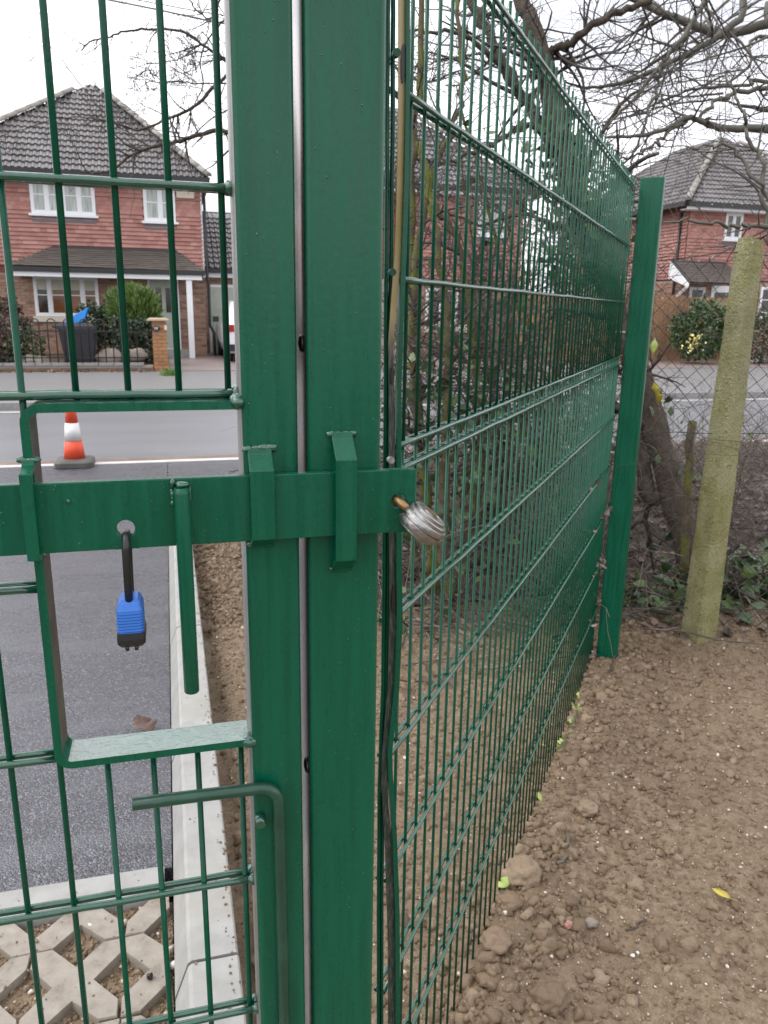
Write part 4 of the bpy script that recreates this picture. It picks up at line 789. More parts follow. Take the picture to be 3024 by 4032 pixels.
# foliage bushes: blades/leaf faces spread through a lumpy volume
def leaf_proto(kind):
    if kind == 'blade': return (np.array([(-0.12, 0, 0), (0.12, 0, 0), (0.09, 0.05, 0.6), (0, 0.16, 1.0), (-0.09, 0.05, 0.6)]), np.array([[0, 1, 2], [0, 2, 4], [4, 2, 3]]))
    if kind == 'oval': return (np.array([(0, 0, 0), (0.32, 0.35, 0.06), (0.25, 0.75, 0.02), (0, 1, -0.06), (-0.25, 0.75, 0.02), (-0.32, 0.35, 0.06), (0, 0.5, -0.03)]), np.array([[6, 0, 1], [6, 1, 2], [6, 2, 3], [6, 3, 4], [6, 4, 5], [6, 5, 0]]))
    return (np.array([(0, 0.05, 0), (0.25, -0.12, 0.03), (0.5, 0.12, 0.05), (0.38, 0.5, 0.02), (0, 1, -0.08), (-0.38, 0.5, 0.02), (-0.5, 0.12, 0.05), (-0.25, -0.12, 0.03), (0, 0.4, -0.04)]), np.array([[8, i, (i+1) % 8] for i in range(8)]))
def bush(name, label, c, rad, n, size, mat, kind='oval', up=0.0, group=None, core=True, square=False, stem=True):
    o = thing(name, label, 'shrub', (c[0], c[1], c[2]-rad[2]), group)
    u_ = rng.normal(size=(n, 3)); u_ /= np.linalg.norm(u_, axis=1)[:, None]
    if square: u_ = u_/np.max(np.abs(u_), axis=1)[:, None]
    k = 0.72+0.34*rng.random(n)**0.7
    lum = np.array([1+0.34*noise.noise(Vector(p)*2.2+Vector(c))+0.15*noise.noise(Vector(p)*5+Vector(c)) for p in u_])
    P = u_*k[:, None]*lum[:, None]*np.array(rad)+np.array(c); keep = P[:, 2] > c[2]-rad[2]; P = P[keep]; u2 = u_[keep]
    Rm_ = rotmats(len(P))
    if up > 0:
        zax = u2*(1-up)+np.array([0, 0, 1.0])*up+rng.normal(scale=0.18, size=(len(P), 3)); zax /= np.linalg.norm(zax, axis=1)[:, None]
        rx = rng.normal(size=(len(P), 3)); xax = np.cross(rx, zax); xax /= np.linalg.norm(xax, axis=1)[:, None]; Rm_ = np.stack([xax, np.cross(zax, xax), zax], -1)
    V, F = scatter([leaf_proto(kind)], P, size*(0.7+0.6*rng.random(len(P))), Rm_); fo = fast_mesh('foliage', V, F, M[mat], o); fo['kind'] = 'stuff'
    if stem: mb = MB(); mb.tube([(c[0], c[1], c[2]-rad[2]), (c[0], c[1], c[2])], [0.05, 0.02], 7); mb.build('stem', M['bark'], o)
    return o
p = onY(530, 1225, 19.0); bush('conifer_bush', 'bright green feathery conifer bush behind the brick pier', (p.x, 19.0, p.z), (0.52, 0.5, 0.46), 5600, 0.15, 'conifer', 'blade', 0.6)
p = onY(545, 1340, 18.6); bush('clipped_hedge', 'dark green clipped hedge under the conifer bush', (p.x, 18.6, p.z), (0.46, 0.4, 0.45), 3000, 0.08, 'darkhedge', 'oval', 0, None, True, True)
p = onY(385, 1320, 19.4); bush('square_hedge', 'dark square hedge to the right of the wheelie bin', (p.x, 19.4, p.z), (0.34, 0.3, 0.6), 2600, 0.08, 'darkhedge', 'oval', 0, None, True, True)
p = onY(20, 1310, 18.2); bush('red_shrub', 'brownish red shrub at the left edge behind the railings', (p.x-0.1, 18.2, p.z-0.05), (0.55, 0.4, 0.72), 2600, 0.07, 'redshrub')
p = onY(100, 1370, 18.0); bush('garden_shrub', 'thin grey-green shrub behind the railings left of the bin', (p.x, 18.0, p.z), (0.38, 0.35, 0.42), 900, 0.06, 'ivy')
p = onY(2760, 1290, 18.5); bush('blossom_shrub', 'green shrub with yellow flowers beside the concrete post', (p.x, 18.5, p.z-0.1), (0.75, 0.6, 0.75), 3400, 0.10, 'ivy')
p = onY(2720, 1350, 17.9); Pn = np.array([(p.x+random.gauss(0.05, 0.13), 17.85, p.z+random.gauss(0.02, 0.12)) for _ in range(60)]); V, F = scatter([leaf_proto('oval')], Pn, np.full(60, 0.07), rotmats(60)); tag(fast_mesh('flower_cluster', V, F, M['blossom']), 'pale yellow flowers on the shrub left of the concrete post', 'flowers', None, 'stuff')
p = onY(2960, 1330, 18.5); bush('verge_bush', 'dark bush right of the concrete post across the road', (p.x+0.4, 18.5, 0.75), (0.9, 0.6, 0.7), 2400, 0.08, 'darkhedge')
def rock(u, v, Y, r, label, seed): 
    p = onY(u, v, Y); V, F = lump(3, 0.35, 1.3, seed, (1.3, 0.8, 0.8)); tag(fast_mesh('garden_rock', V*r+np.array(p), F, M['stone'], None, True), label, 'rock', 'rocks in the front garden')
rock(125, 1420, 17.75, 0.16, 'grey garden rock left of the wheelie bin', 1); rock(165, 1424, 17.7, 0.13, 'garden rock touching the wheelie bin on its left', 2); rock(430, 1408, 17.8, 0.22, 'garden rock right of the wheelie bin', 3); rock(530, 1400, 17.8, 0.20, 'rounded garden rock beside the brick pier', 4)
# grass tuft at the pier foot
p = onZ(672, 1480, 0.07); n = 260; Pn = np.array([(p.x+random.gauss(0, 0.09), p.y+0.1+random.gauss(0, 0.08), 0.07) for _ in range(n)])
zax = rng.normal(scale=0.35, size=(n, 3)); zax[:, 2] = 1; zax /= np.linalg.norm(zax, axis=1)[:, None]; xax = np.cross(rng.normal(size=(n, 3)), zax); xax /= np.linalg.norm(xax, axis=1)[:, None]
V, F = scatter([leaf_proto('blade')], Pn, np.stack([np.full(n, 0.05), np.full(n, 0.05), 0.08+0.12*rng.random(n)], 1), np.stack([xax, np.cross(zax, xax), zax], -1)); tag(fast_mesh('grass_tuft', V, F, M['grass']), 'bright green grass tuft at the foot of the brick pier', 'grass', None, 'stuff')
# fallen leaves along the wall foot
P = spread(260, -6, 0, 16.9, 17.2, lambda x, y: 0.085); V, F = scatter([leaf_proto('oval')], P, 0.04+0.03*rng.random(len(P)), rotmats(len(P))); tag(fast_mesh('wall_foot_leaves', V, F, M['litter']), 'dead leaves drifted against the foot of the garden wall', 'leaves', None, 'stuff')
# overhead cables
def cable(label, pts, r=0.012, D=19.0):
    P = [onD(u, v, D) for u, v in pts]; mb = MB(); mb.tube(P, r, 5); tag(mb.build('overhead_cable', M['cable']), label, 'cable', 'overhead cables')
cable('upper overhead phone cable at the top left of the sky', [(-200, -190), (200, -80), (530, -2), (800, 48), (1100, 95), (1500, 150)], 0.014)
cable('thicker overhead cable at the top left of the sky', [(-200, -150), (200, -50), (430, 0), (620, 38), (830, 84), (1100, 130), (1500, 190)], 0.022)
cable('overhead cable behind the branches at the right', [(1500, 190), (2200, 330), (2600, 410), (3024, 490), (3400, 560)], 0.010)
cable('lower overhead cable behind the branches at the right', [(1500, 230), (2200, 375), (2600, 450), (3024, 520), (3400, 590)], 0.010)

# ================================================================== GATE
def zr(r): return r+CAMZ
YR = 0.829          # plane of the front horizontal wires
GA = thing('mesh_gate', 'green welded mesh gate leaf with flat lock surround and sliding bolt', 'gate', (0.0, 0.83, 0.0))
mb = MB(); pts = rrect(0.0685, 0.1266, 0.799, 0.859, 0.006, 3)
n = len(pts); o = 0
mb.prism(pts, 0.05, 2.35, 'z', 0, True); st = mb.build('stile', [M['green'], M['galv']], GA)
for pg in st.data.polygons:
    if pg.normal.x < -0.85: pg.material_index = 1
    pg.use_smooth = abs(pg.normal.z) < 0.5
st.data.set_sharp_from_angle(angle=math.radians(40)) if hasattr(st.data, 'set_sharp_from_angle') else None
g1 = 0.1105
# vertical wires
wx0 = -0.0913; me = MB(); me.tube([(0, 0, zr(-1.37)), (0, 0, zr(0.62))], 0.0034, 8); wire_full = me.mesh('wire', M['wire'])
me = MB(); me.tube([(0, 0, zr(-0.1)), (0, 0, zr(0.62))], 0.0034, 8); wire_up = me.mesh('wire', M['wire']); me = MB(); me.tube([(0, 0, zr(-1.37)), (0, 0, zr(-0.484))], 0.0034, 8); wire_dn = me.mesh('wire', M['wire'])
for k in range(-7, 4):
    x = wx0+0.05*k
    if x < -0.141: piece('wire', wire_full, T(x, YR+0.007, 0), GA)
    else: piece('wire', wire_up, T(x, YR+0.007, 0), GA); piece('wire', wire_dn, T(x, YR+0.007, 0), GA)
def wavy(x0, x1, y, z, n=24, amp=0.0006): return [(x0+(x1-x0)*i/n, y+random.uniform(-amp, amp)*0.3, z+random.uniform(-amp, amp)) for i in range(n+1)]
for k in range(-3, 7):
    z = zr(g1-0.2*k); xr = 0.072
    if k in (2,): xr = -0.139
    for dy in (0.0, 0.0145):
        mb = MB(); mb.tube(wavy(-0.75, xr if k != 3 else -0.139, YR+dy, z), 0.0043, 10); mb.build('rail', M['railpaint'], GA)
    if k in (3,): pass
# weld lumps where rails meet the stile
def weld(x, y, z, r, parent, sq=(1, 1, 1), seed=None):
    V, F = lump(2, 0.35, 1.8, seed or random.random()*50, sq); fast_mesh('weld', V*r+np.array((x, y, z)), F, M['greenwet'], parent, True)
for k in (0, 1, 4, 5):
    for dy in (0.0, 0.0145): weld(0.0675, YR+dy, zr(g1-0.2*k), 0.0075, GA)
# lock surround: 44 x 8 mm flat bar bent into a C
zt_, zb_, xl_ = zr(-0.0985), zr(-0.482), -0.1355; rr = 0.014
path = [(0.069, zt_), (xl_+rr, zt_)]+arc(xl_+rr, zt_-rr, rr, 90, 180, 6)[1:]+arc(xl_+rr, zb_+rr, rr, 180, 270, 6)+[(0.069, zb_)]
mb = MB(); mb.strip(path, 0.0085, 0.799, 0.8435, 'y'); so = mb.build('lock_surround', [M['green'], M['galvdull'], M['raintop_skytint']], GA)
for pg in so.data.polygons:
    if pg.normal.z > 0.8: pg.material_index = 2
    if pg.normal.x > 0.8 and pg.center.x < -0.12 and pg.center.z > zb_+0.025: pg.material_index = 1
weld(0.066, 0.806, zt_+0.003, 0.010, GA, (1, 1.2, 0.8)); weld(0.066, 0.806, zb_-0.001, 0.010, GA, (1.1, 1.0, 0.9)); weld(0.066, 0.838, zt_+0.007, 0.010, GA)
# sliding bolt bar with two drilled holes
def plate(mb, x0, x1, z0, z1, y0, y1, holes, mat=0, bev=0.001):
    xs = x0
    def rect(xa, xb):
        mb.add([(xa,y0,z0),(xb,y0,z0),(xb,y0,z1),(xa,y0,z1)], [(0,1,2,3)], mat); mb.add([(xa,y1,z0),(xb,y1,z0),(xb,y1,z1),(xa,y1,z1)], [(3,2,1,0)], mat)
        mb.add([(xa,y0,z1),(xb,y0,z1),(xb,y1,z1),(xa,y1,z1)], [(0,1,2,3)], mat); mb.add([(xa,y0,z0),(xb,y0,z0),(xb,y1,z0),(xa,y1,z0)], [(3,2,1,0)], mat)
    for cx, cz, r in sorted(holes):
        hw = r*1.4; rect(xs, cx-hw); xa, xb = cx-hw, cx+hw
        ang = sorted(set([k*math.pi/14 for k in range(28)]+[math.atan2(zc-cz, xc-cx) % (2*math.pi) for xc in (xa, xb) for zc in (z0, z1)]))
        inn, out = [], []
        for a_ in ang:
            c_, s_ = math.cos(a_), math.sin(a_); tt = min(((xb-cx)/c_ if c_ > 1e-9 else (xa-cx)/c_ if c_ < -1e-9 else 9), ((z1-cz)/s_ if s_ > 1e-9 else (z0-cz)/s_ if s_ < -1e-9 else 9))
            inn.append((cx+r*c_, cz+r*s_)); out.append((cx+tt*c_, cz+tt*s_))
        n_ = len(ang)
        for i in range(n_):
            j = (i+1) % n_
            for y, flip in ((y0, False), (y1, True)):
                q_ = [(inn[i][0], y, inn[i][1]), (out[i][0], y, out[i][1]), (out[j][0], y, out[j][1]), (inn[j][0], y, inn[j][1])]; mb.add(q_ if not flip else q_[::-1], [(0,1,2,3)], mat)
            mb.add([(inn[i][0], y0, inn[i][1]), (inn[j][0], y0, inn[j][1]), (inn[j][0], y1, inn[j][1]), (inn[i][0], y1, inn[i][1])], [(0,1,2,3)], mat)
        for z_ in (z0, z1): mb.add([(xa,y0,z_),(xb,y0,z_),(xb,y1,z_),(xa,y1,z_)], [(0,1,2,3)], mat)
        xs = cx+hw
    rect(xs, x1); mb.add([(x0,y0,z0),(x0,y1,z0),(x0,y1,z1),(x0,y0,z1)], [(0,1,2,3)], mat); mb.add([(x1,y0,z0),(x1,y1,z0),(x1,y1,z1),(x1,y0,z1)], [(3,2,1,0)], mat)
yb0, yb1 = 0.784, 0.794; hzL, hzR = zr(-0.2175), zr(-0.2035)
mb = MB(); plate(mb, -0.55, 0.2515, zr(-0.2385), zr(-0.1685), yb0, yb1, [(-0.050, hzL, 0.0088), (0.233, hzR, 0.0085)]); sb_ = mb.build('slide_bolt', M['green'], GA)
bm = bmesh.new(); bm.from_mesh(sb_.data); bmesh.ops.remove_doubles(bm, verts=bm.verts, dist=1e-5); bmesh.ops.recalc_face_normals(bm, faces=bm.faces); bm.to_mesh(sb_.data); bm.free()
bv = sb_.modifiers.new('bevel', 'BEVEL'); bv.width = 0.0011; bv.segments = 2; bv.limit_method = 'ANGLE'
mb = MB(); hx = 0.0055; hy = 0.7745
mb.tube([(hx, hy, zr(-0.398)), (hx, hy, zr(-0.397)), (hx, hy, zr(-0.30)), (hx, hy, zr(-0.182)), (hx, hy, zr(-0.176))], [0.0070, 0.0078, 0.0078, 0.0078, 0.0068], 20); hd = mb.build('bolt_handle', M['green'], sb_)
for k in range(6): weld(hx-0.0078-abs(random.gauss(0, 0.0016)), 0.7825, zr(-0.171-0.0042*k-random.uniform(0, 0.004)), random.uniform(0.0011, 0.0034), sb_, (1, 0.7, random.uniform(0.8, 1.6)))
weld(hx+0.001, 0.778, zr(-0.1735), 0.0068, sb_, (1.1, 1, 0.45)); weld(hx+0.008, 0.782, zr(-0.185), 0.003, sb_, (0.7, 1, 3)); weld(-0.131+0.03, 0.7835, zr(-0.187), 0.002, sb_, (1, .6, 1.2)); 
# keeper straps
def keeper(name, parent, cx, w, z0, z1, ys, yo, t_=0.0045, end=0.020):
    """bent strap: feet at z0/z1 on surface ys, bridging at yo"""
    pr = [(ys-t_/2, z1+0.004), (ys-t_/2-0.002, z1-0.002), (yo, z1-end), (yo, z0+end*0.9), (ys-t_/2-0.003, z0+0.004), (ys-t_/2, z0)]
    mb = MB(); mb.strip(pr, t_, cx-w/2, cx+w/2, 'x'); o = mb.build(name, M['green'], parent)
    b2 = o.modifiers.new('bevel', 'BEVEL'); b2.width = 0.0008; b2.segments = 2; b2.limit_method = 'ANGLE'
    for sx in (-1, -0.3, 0.35, 1): weld(cx+sx*w*0.5, ys-0.001, z1+0.003+random.uniform(-0.001, 0.002), random.uniform(0.0035, 0.0058), o, (1.3, 0.8, 0.8))
    for sx in (-1, 0.9): weld(cx+sx*w*0.46, ys-0.001, z0+0.002, random.uniform(0.003, 0.0045), o, (1.0, 0.8, 0.7))
    return o
keeper('keeper_strap', GA, 0.0855, 0.0245, zr(-0.2485), zr(-0.1475), 0.799, 0.7775, end=0.016)
keeper('guide_strap', GA, -0.1352, 0.0115, zr(-0.2465), zr(-0.1515), 0.799, 0.7755, end=0.007)
# drop bolt
dx = 0.0965; zt2 = zr(-0.534); r_ = 0.0071; by = 0.7885; rad = 0.022
pth = [(-0.064, by, zt2+0.001), (-0.0635, by, zt2+0.001), (0.0, by, zt2), (dx-rad, by, zt2-0.002)]+[(dx-rad+rad*math.sin(math.radians(k)), by, zt2-0.002-rad+rad*math.cos(math.radians(k))) for k in range(15, 91, 15)]+[(dx+0.001, by, zr(-0.75)), (dx+0.0015, by, 0.0)]
mb = MB(); mb.tube(pth, [r_*0.9]+[r_]*(len(pth)-1), 18); mb.build('drop_bolt', M['dropbolt'], GA)
mb = MB(); mb.tube([(0.0755, 0.80, zr(-0.580)), (0.0745, 0.787, zr(-0.5835))], 0.0062, 14); mb.build('rest_pin', M['greenwet'], GA)

def smooth_path0(P):
    out = []
    for i in range(len(P)-1):
        for k in range(4): out.append(P[i].lerp(P[i+1], k/4)+Vector((random.gauss(0, 0.0003), 0, 0)))
    return out+[P[-1]]
# ------------------------------------------------------------------ gate post with keeper and stop
GP = thing('gate_post', 'square green steel gate post right of the gap, carrying the long keeper strap', 'post', (0.176, 0.84, 0.0))
mb = MB(); mb.prism(rrect(0.1357, 0.2165, 0.799, 0.879, 0.008, 4), 0.0, 2.5, 'z', 0, True); po = mb.build('post', [M['green'], M['stopbar']], GP)
for pg in po.data.polygons:
    if pg.normal.x < -0.85: pg.material_index = 1
po.data.set_sharp_from_angle(angle=math.radians(40))
keeper('keeper_strap', GP, 0.172, 0.0225, zr(-0.2815), zr(-0.1325), 0.799, 0.7735, 0.005, 0.022)
for u_, v_ in ((1187, 1352), (1208, 3012)):
    r0_ = ray(u_, v_); q_ = r0_*0.1348/r0_[0]; V, F = lump(2, 0.1, 1, 3, (0.0035, 0.010, 0.0095)); fast_mesh('rubber_stop', V+np.array((0.1345, q_[1], q_[2]+CAMZ)), F, M['rubber'], GP, True)
# clamp strips between gate post and mesh panel
def ribbon(name, mat, rows, Y, th, parent, slots=()):
    mb = MB(); rings = []
    for u0, u1, v in rows:
        a_, b_ = onY(u0, v, Y), onY(u1, v, Y); z_ = (a_.z+b_.z)/2; rings.append([(a_.x, Y, z_), (b_.x, Y, z_), (b_.x, Y+th, z_), (a_.x, Y+th, z_)])
    mb.loft(rings, 0, False); return mb.build(name, M[mat], parent)
zs = ribbon('slotted_strip', 'zinc', [(1571, 1598, -300), (1570, 1598, 0), (1570, 1597, 400), (1564, 1592, 700), (1554, 1582, 1000), (1540, 1562, 1200), (1530, 1550, 1350), (1532, 1552, 1600), (1532, 1558, 1850), (1534, 1558, 2200), (1534, 1560, 2450), (1528, 1551, 2700), (1504, 1524, 3000), (1508, 1530, 3180), (1518, 1546, 3350), (1528, 1556, 3700), (1530, 1560, 4100), (1530, 1560, 5200)], 0.892, 0.003, GP)
ribbon('clamp_bar', 'green', [(1600, 1616, -300), (1600, 1615, 0), (1599, 1614, 400), (1594, 1611, 700), (1584, 1602, 1000), (1573, 1590, 1250), (1566, 1582, 1500), (1563, 1580, 1850), (1562, 1582, 2200), (1563, 1586, 2450), (1555, 1573, 2700), (1528, 1545, 2960), (1530, 1547, 3050), (1545, 1562, 3260), (1557, 1574, 3600), (1559, 1576, 4100), (1558, 1575, 5200)], 0.886, 0.010, GP)
for u, v in ((1587, 250), (1545, 1480), (1548, 2360)):
    a_ = onY(u, v, 0.8905); mb = MB(); mb.prism([(a_.x+0.0022*math.cos(k*math.pi/8), a_.z+(0.019 if v != 1480 else 0.010)*math.sin(k*math.pi/8)) for k in range(16)], 0.8890, 0.8915, 'y'); mb.build('slot', M['black_plastic'], zs)
for u, v in ((1562, 208), (1545, 1072), (1540, 1812)):
    a_ = onY(u, v, 0.880); mb = MB(); mb.tube([(a_.x, 0.878, a_.z), (a_.x, 0.886, a_.z)], 0.0042, 14); mb.build('clamp_bolt', M['galv'] if v > 1500 else M['wire'], GP)

# paint nibs and runs left by the brush
def nibs(parent, n, x0, x1, y, z0, z1, r=0.0009):
    P = np.array([(random.uniform(x0, x1), y, random.uniform(z0, z1)) for _ in range(n)]); S = np.stack([r*(0.4+rng.random(n)), r*0.5*(0.4+rng.random(n)), r*(0.5+1.8*rng.random(n)**3)], 1)
    V, F = scatter([lump(1, 0.3, 1.5, 2)], P, S, np.repeat(np.eye(3)[None], n, 0)); fast_mesh('paint_nibs', V, F, M['railpaint'], parent, True)['kind'] = 'stuff'
nibs(GA, 130, 0.073, 0.123, 0.799, zr(-0.95), zr(0.30)); nibs(GP, 150, 0.143, 0.210, 0.799, zr(-0.95), zr(0.30)); nibs(sb_, 60, -0.17, 0.245, 0.784, zr(-0.236), zr(-0.171))
for us in ([(1528, -300), (1526, 400), (1521, 1000), (1517, 1600), (1514, 2100), (1507, 2700), (1494, 3100), (1490, 3600), (1489, 4300)], [(1548, -300), (1546, 400), (1540, 1000), (1532, 1500), (1527, 2100), (1520, 2700), (1508, 3100), (1503, 3600), (1503, 4300)]):
    mb = MB(); mb.tube(smooth_path0([onY(u, v, 0.899) for u, v in us]), 0.0027, 8); mb.build('end_wire', M['wire'], GP)
# ------------------------------------------------------------------ padlocks
PL = thing('blue_padlock', 'blue ribbed padlock with black base hanging from the sliding bolt', 'padlock', (-0.0505, 0.787, zr(-0.343)))
pxc, pyc = -0.0512, 0.7865; rings = []
zt_p, zb_p = zr(-0.289), zr(-0.3285)
def ring(z, hw, hd_): return [(pxc+x, pyc+y, z) for x, y in rrect(-hw, hw, -hd_, hd_, min(hw, hd_)*0.35, 3)]
rings = [ring(zt_p, 0.0082, 0.012), ring(zt_p-0.003, 0.0105, 0.0165), ring(zt_p-0.010, 0.0128, 0.0195)]
z = zt_p-0.0112
while z > zb_p+0.002:
    rings += [ring(z, 0.0128, 0.0195), ring(z-0.0019, 0.0130, 0.0198), ring(z-0.0021, 0.0119, 0.0188), ring(z-0.0029, 0.0119, 0.0188)]; z -= 0.0031
rings.append(ring(zb_p, 0.0125, 0.019)); mb = MB(); mb.loft(rings); mb.build('body', M['blue_plastic'], PL)
mb = MB(); mb.loft([ring(zb_p+0.006, 0.0135, 0.0207), ring(zb_p-0.0005, 0.0140, 0.0215), ring(zb_p-0.006, 0.0138, 0.0210), ring(zb_p-0.0095, 0.0115, 0.018), ring(zb_p-0.0105, 0.009, 0.014)]); mb.build('base_cover', M['black_plastic'], PL)
for s_ in (-1, 1): mb = MB(); mb.tube([(pxc+s_*0.005, pyc-0.016, zb_p-0.008), (pxc+s_*0.0042, pyc-0.0175, zb_p-0.0135)], [0.0024, 0.0018], 6); mb.build('base_lug', M['black_plastic'], PL)
mb = MB(); yF, yBk, zT = 0.7755, 0.8015, hzL-0.006; cy_ = (yF+yBk)/2; rS = (yBk-yF)/2
mb.tube([(pxc, yF, zt_p-0.006), (pxc+0.0005, yF, zT-rS)]+[(pxc+0.001, cy_-rS*math.cos(math.radians(k)), zT-rS+rS*math.sin(math.radians(k))) for k in range(15, 180, 15)]+[(pxc+0.001, yBk, zT-rS), (pxc, yBk, zt_p-0.006)], 0.0041, 12); mb.build('shackle', M['black_plastic'], PL)
SL = thing('steel_disc_padlock', 'round satin steel padlock tilted in the end hole of the bolt', 'padlock', (0.262, 0.775, zr(-0.26)))
ctr = onY(1664, 2058, 0.772); ax = Vector((0.60, -0.16, 0.78)).normalized(); tob = (Vector((0.233, 0.784, hzR))-ctr); tob = (tob-ax*tob.dot(ax)).normalized(); sd = ax.cross(tob)
prof = [(0.0, -0.0150), (0.0165, -0.0150), (0.0172, -0.0140), (0.0235, -0.0136), (0.0243, -0.0112), (0.0285, -0.0098), (0.0306, -0.0065), (0.0308, -0.0024), (0.0278, -0.0018), (0.0278, 0.0004), (0.0308, 0.0010), (0.0306, 0.0046), (0.0296, 0.0058), (0.0268, 0.0060), (0.0268, 0.0092), (0.0258, 0.0100), (0.0222, 0.0102), (0.0222, 0.0132), (0.0212, 0.0140), (0.0165, 0.0140), (0.0160, 0.0122), (0.0110, 0.0122), (0.0105, 0.0146), (0.0, 0.0146)]
rings = []; NS = 64
for r_p, z_p in prof:
    rg = []
    for k in range(NS):
        th = 2*math.pi*k/NS; d_ = min(th, 2*math.pi-th); rr_ = r_p
        if abs(z_p) < 0.0060 and d_ < 0.5: rr_ = min(r_p, 0.021)
        elif d_ < 0.36: rr_ = min(r_p, 0.024)
        z_p *= 1.0; rr_ *= 0.92; rg.append(ctr+ax*z_p+(tob*math.cos(th)+sd*math.sin(th))*max(rr_, 1e-4))
    rings.append(rg)
mb = MB(); mb.loft(rings, 0, True, False); bo = mb.build('body', M['chrome'], SL); bo.data.set_sharp_from_angle(angle=math.radians(35))
h0 = Vector((0.233, 0.784, hzR)); s0 = ctr+tob*0.016
mb = MB(); mb.tube([h0+Vector((-0.004, 0.014, 0.004)), h0+Vector((-0.002, 0.002, 0.001)), h0+Vector((0.001, -0.006, -0.001)), h0.lerp(s0, 0.6)+Vector((0, -0.003, 0)), s0], 0.0047, 12); mb.build('shackle', M['brass'], SL)
mb = MB(); mb.tube([ctr+ax*0.0147, ctr+ax*0.0155], 0.0075, 16); mb.build('key_plug', M['brass'], SL)

# ------------------------------------------------------------------ mesh fence panels
def fp(s, n, z): p = FO+FD*s+FN*n; return Vector((p.x, p.y, z))
PITCHW = 0.0456
z3 = zr(0.0318); dl_ = 0.031
wires = [-2.262+PITCHW*k for k in range(0, 50) if -2.262+PITCHW*k < -0.008]
def panel(name, label, rails, zlo, zhi, s0, s1):
    P_ = thing(name, label, 'fence', tuple(fp(s0, 0, 0)), 'mesh panels of the green fence')
    me = MB(); me.tube([(0, 0, zlo), (0, 0, zhi)], 0.0026, 8); wm = me.mesh('wire', M['wire'])
    for s_ in wires:
        p = fp(s_+random.uniform(-0.001, 0.001), -0.007, 0); piece('wire', wm, Matrix.Translation(p) @ Matrix.Rotation(random.uniform(-0.0012, 0.0012), 4, 'X'), P_)
    for z in rails:
        for n_ in (-0.0008, -0.0132):
            mb = MB(); mb.tube([fp(s0+(s1-s0)*i/30, n_+random.uniform(-0.0004, 0.0004), z+random.uniform(-0.0007, 0.0007)) for i in range(31)], 0.0036, 8); mb.build('rail', M['railpaint'], P_)
    return P_
panel('mesh_fence', 'upper green mesh panel running away to the far post', [z3+0.4, z3+0.2, z3, z3-0.2], z3-0.2-0.004, z3+0.43, -2.31, 0.012)
panel('mesh_fence', 'lower green mesh panel standing in the soil', [z3-0.2-dl_-0.2*k for k in range(6)], -0.08, z3-0.2-dl_+0.030, -2.31, 0.012)
# far post
FPZ = zr(0.475)
FPO = thing('fence_post', 'green steel fence post at the far end of the mesh panels', 'post', tuple(fp(0.05, 0.05, 0)))
mb = MB(); pp = [fp(s_, n_, 0) for s_, n_ in rrect(0.012, 0.072, 0.006, 0.092, 0.006, 2)]
mb.loft([[(p.x, p.y, -0.1) for p in pp], [(p.x, p.y, FPZ-0.003) for p in pp], [(p.x-(p.x-fp(0.042, 0.049, 0).x)*0.05, p.y-(p.y-fp(0.042, 0.049, 0).y)*0.05, FPZ) for p in pp]], 0, False); mb.build('post', M['green'], FPO)
mb = MB(); pp = [fp(s_, n_, 0) for s_, n_ in ((-0.012, -0.0215), (0.03, -0.0215), (0.03, -0.0265), (-0.012, -0.0265))]; mb.loft([[(p.x, p.y, -0.05) for p in pp], [(p.x, p.y, zr(0.40)) for p in pp]]); mb.build('clamp_bar', M['green'], FPO)
mb = MB(); pp = [fp(s_, n_, 0) for s_, n_ in ((0.035, -0.030), (0.080, -0.030), (0.080, -0.075), (0.035, -0.075))]; mb.loft([[(p.x, p.y, -0.05) for p in pp], [(p.x, p.y, zr(-0.40)) for p in pp]]); mb.build('back_channel', M['green'], FPO)
for z in (zr(0.33), zr(0.12), zr(-0.08), zr(-0.25), zr(-0.55)): mb = MB(); mb.tube([fp(0.002, -0.03, z), fp(0.002, 0.006, z)], 0.006, 8); mb.build('clamp_bolt', M['galv'], FPO)

# ================================================================== OLD FENCE
CP = Vector((2.275, 2.80, 0)); e_ = Vector((-0.964, 0.266, 0)); vd = math.atan2(CP.x, CP.y)
mb = MB(); rings = []
for z, hw in ((-0.15, 0.060), (0.0, 0.059), (0.15, 0.057), (0.3, 0.056), (0.5, 0.054), (0.7, 0.052), (0.85, 0.051), (1.0, 0.050), (1.2, 0.0475), (1.35, 0.046), (1.5, 0.0445), (1.6, 0.0435), (1.685, 0.0425), (1.735, 0.037)):
    ring_ = []
    for x, y in rrect(-hw, hw, -hw, hw, 0.010, 1):
        a_ = math.radians(45)-vd+math.radians(4); X_ = x*math.cos(a_)-y*math.sin(a_); Y_ = x*math.sin(a_)+y*math.cos(a_)
        zz_ = z + (0.010*noise.noise(Vector((X_*30, Y_*30, z*3)))); zz_ += (-0.30*(X_*0.7+Y_*0.2) if z > 1.7 else 0)
        ring_.append((CP.x+X_+0.004*noise.noise(Vector((z*5, X_*20, 1)))+0.004*z, CP.y+Y_, zz_))
    rings.append(ring_)
mb.loft(rings); tag(mb.build('concrete_post', M['mossconc']), 'old mossy concrete fence post standing at the right edge of the soil', 'post')
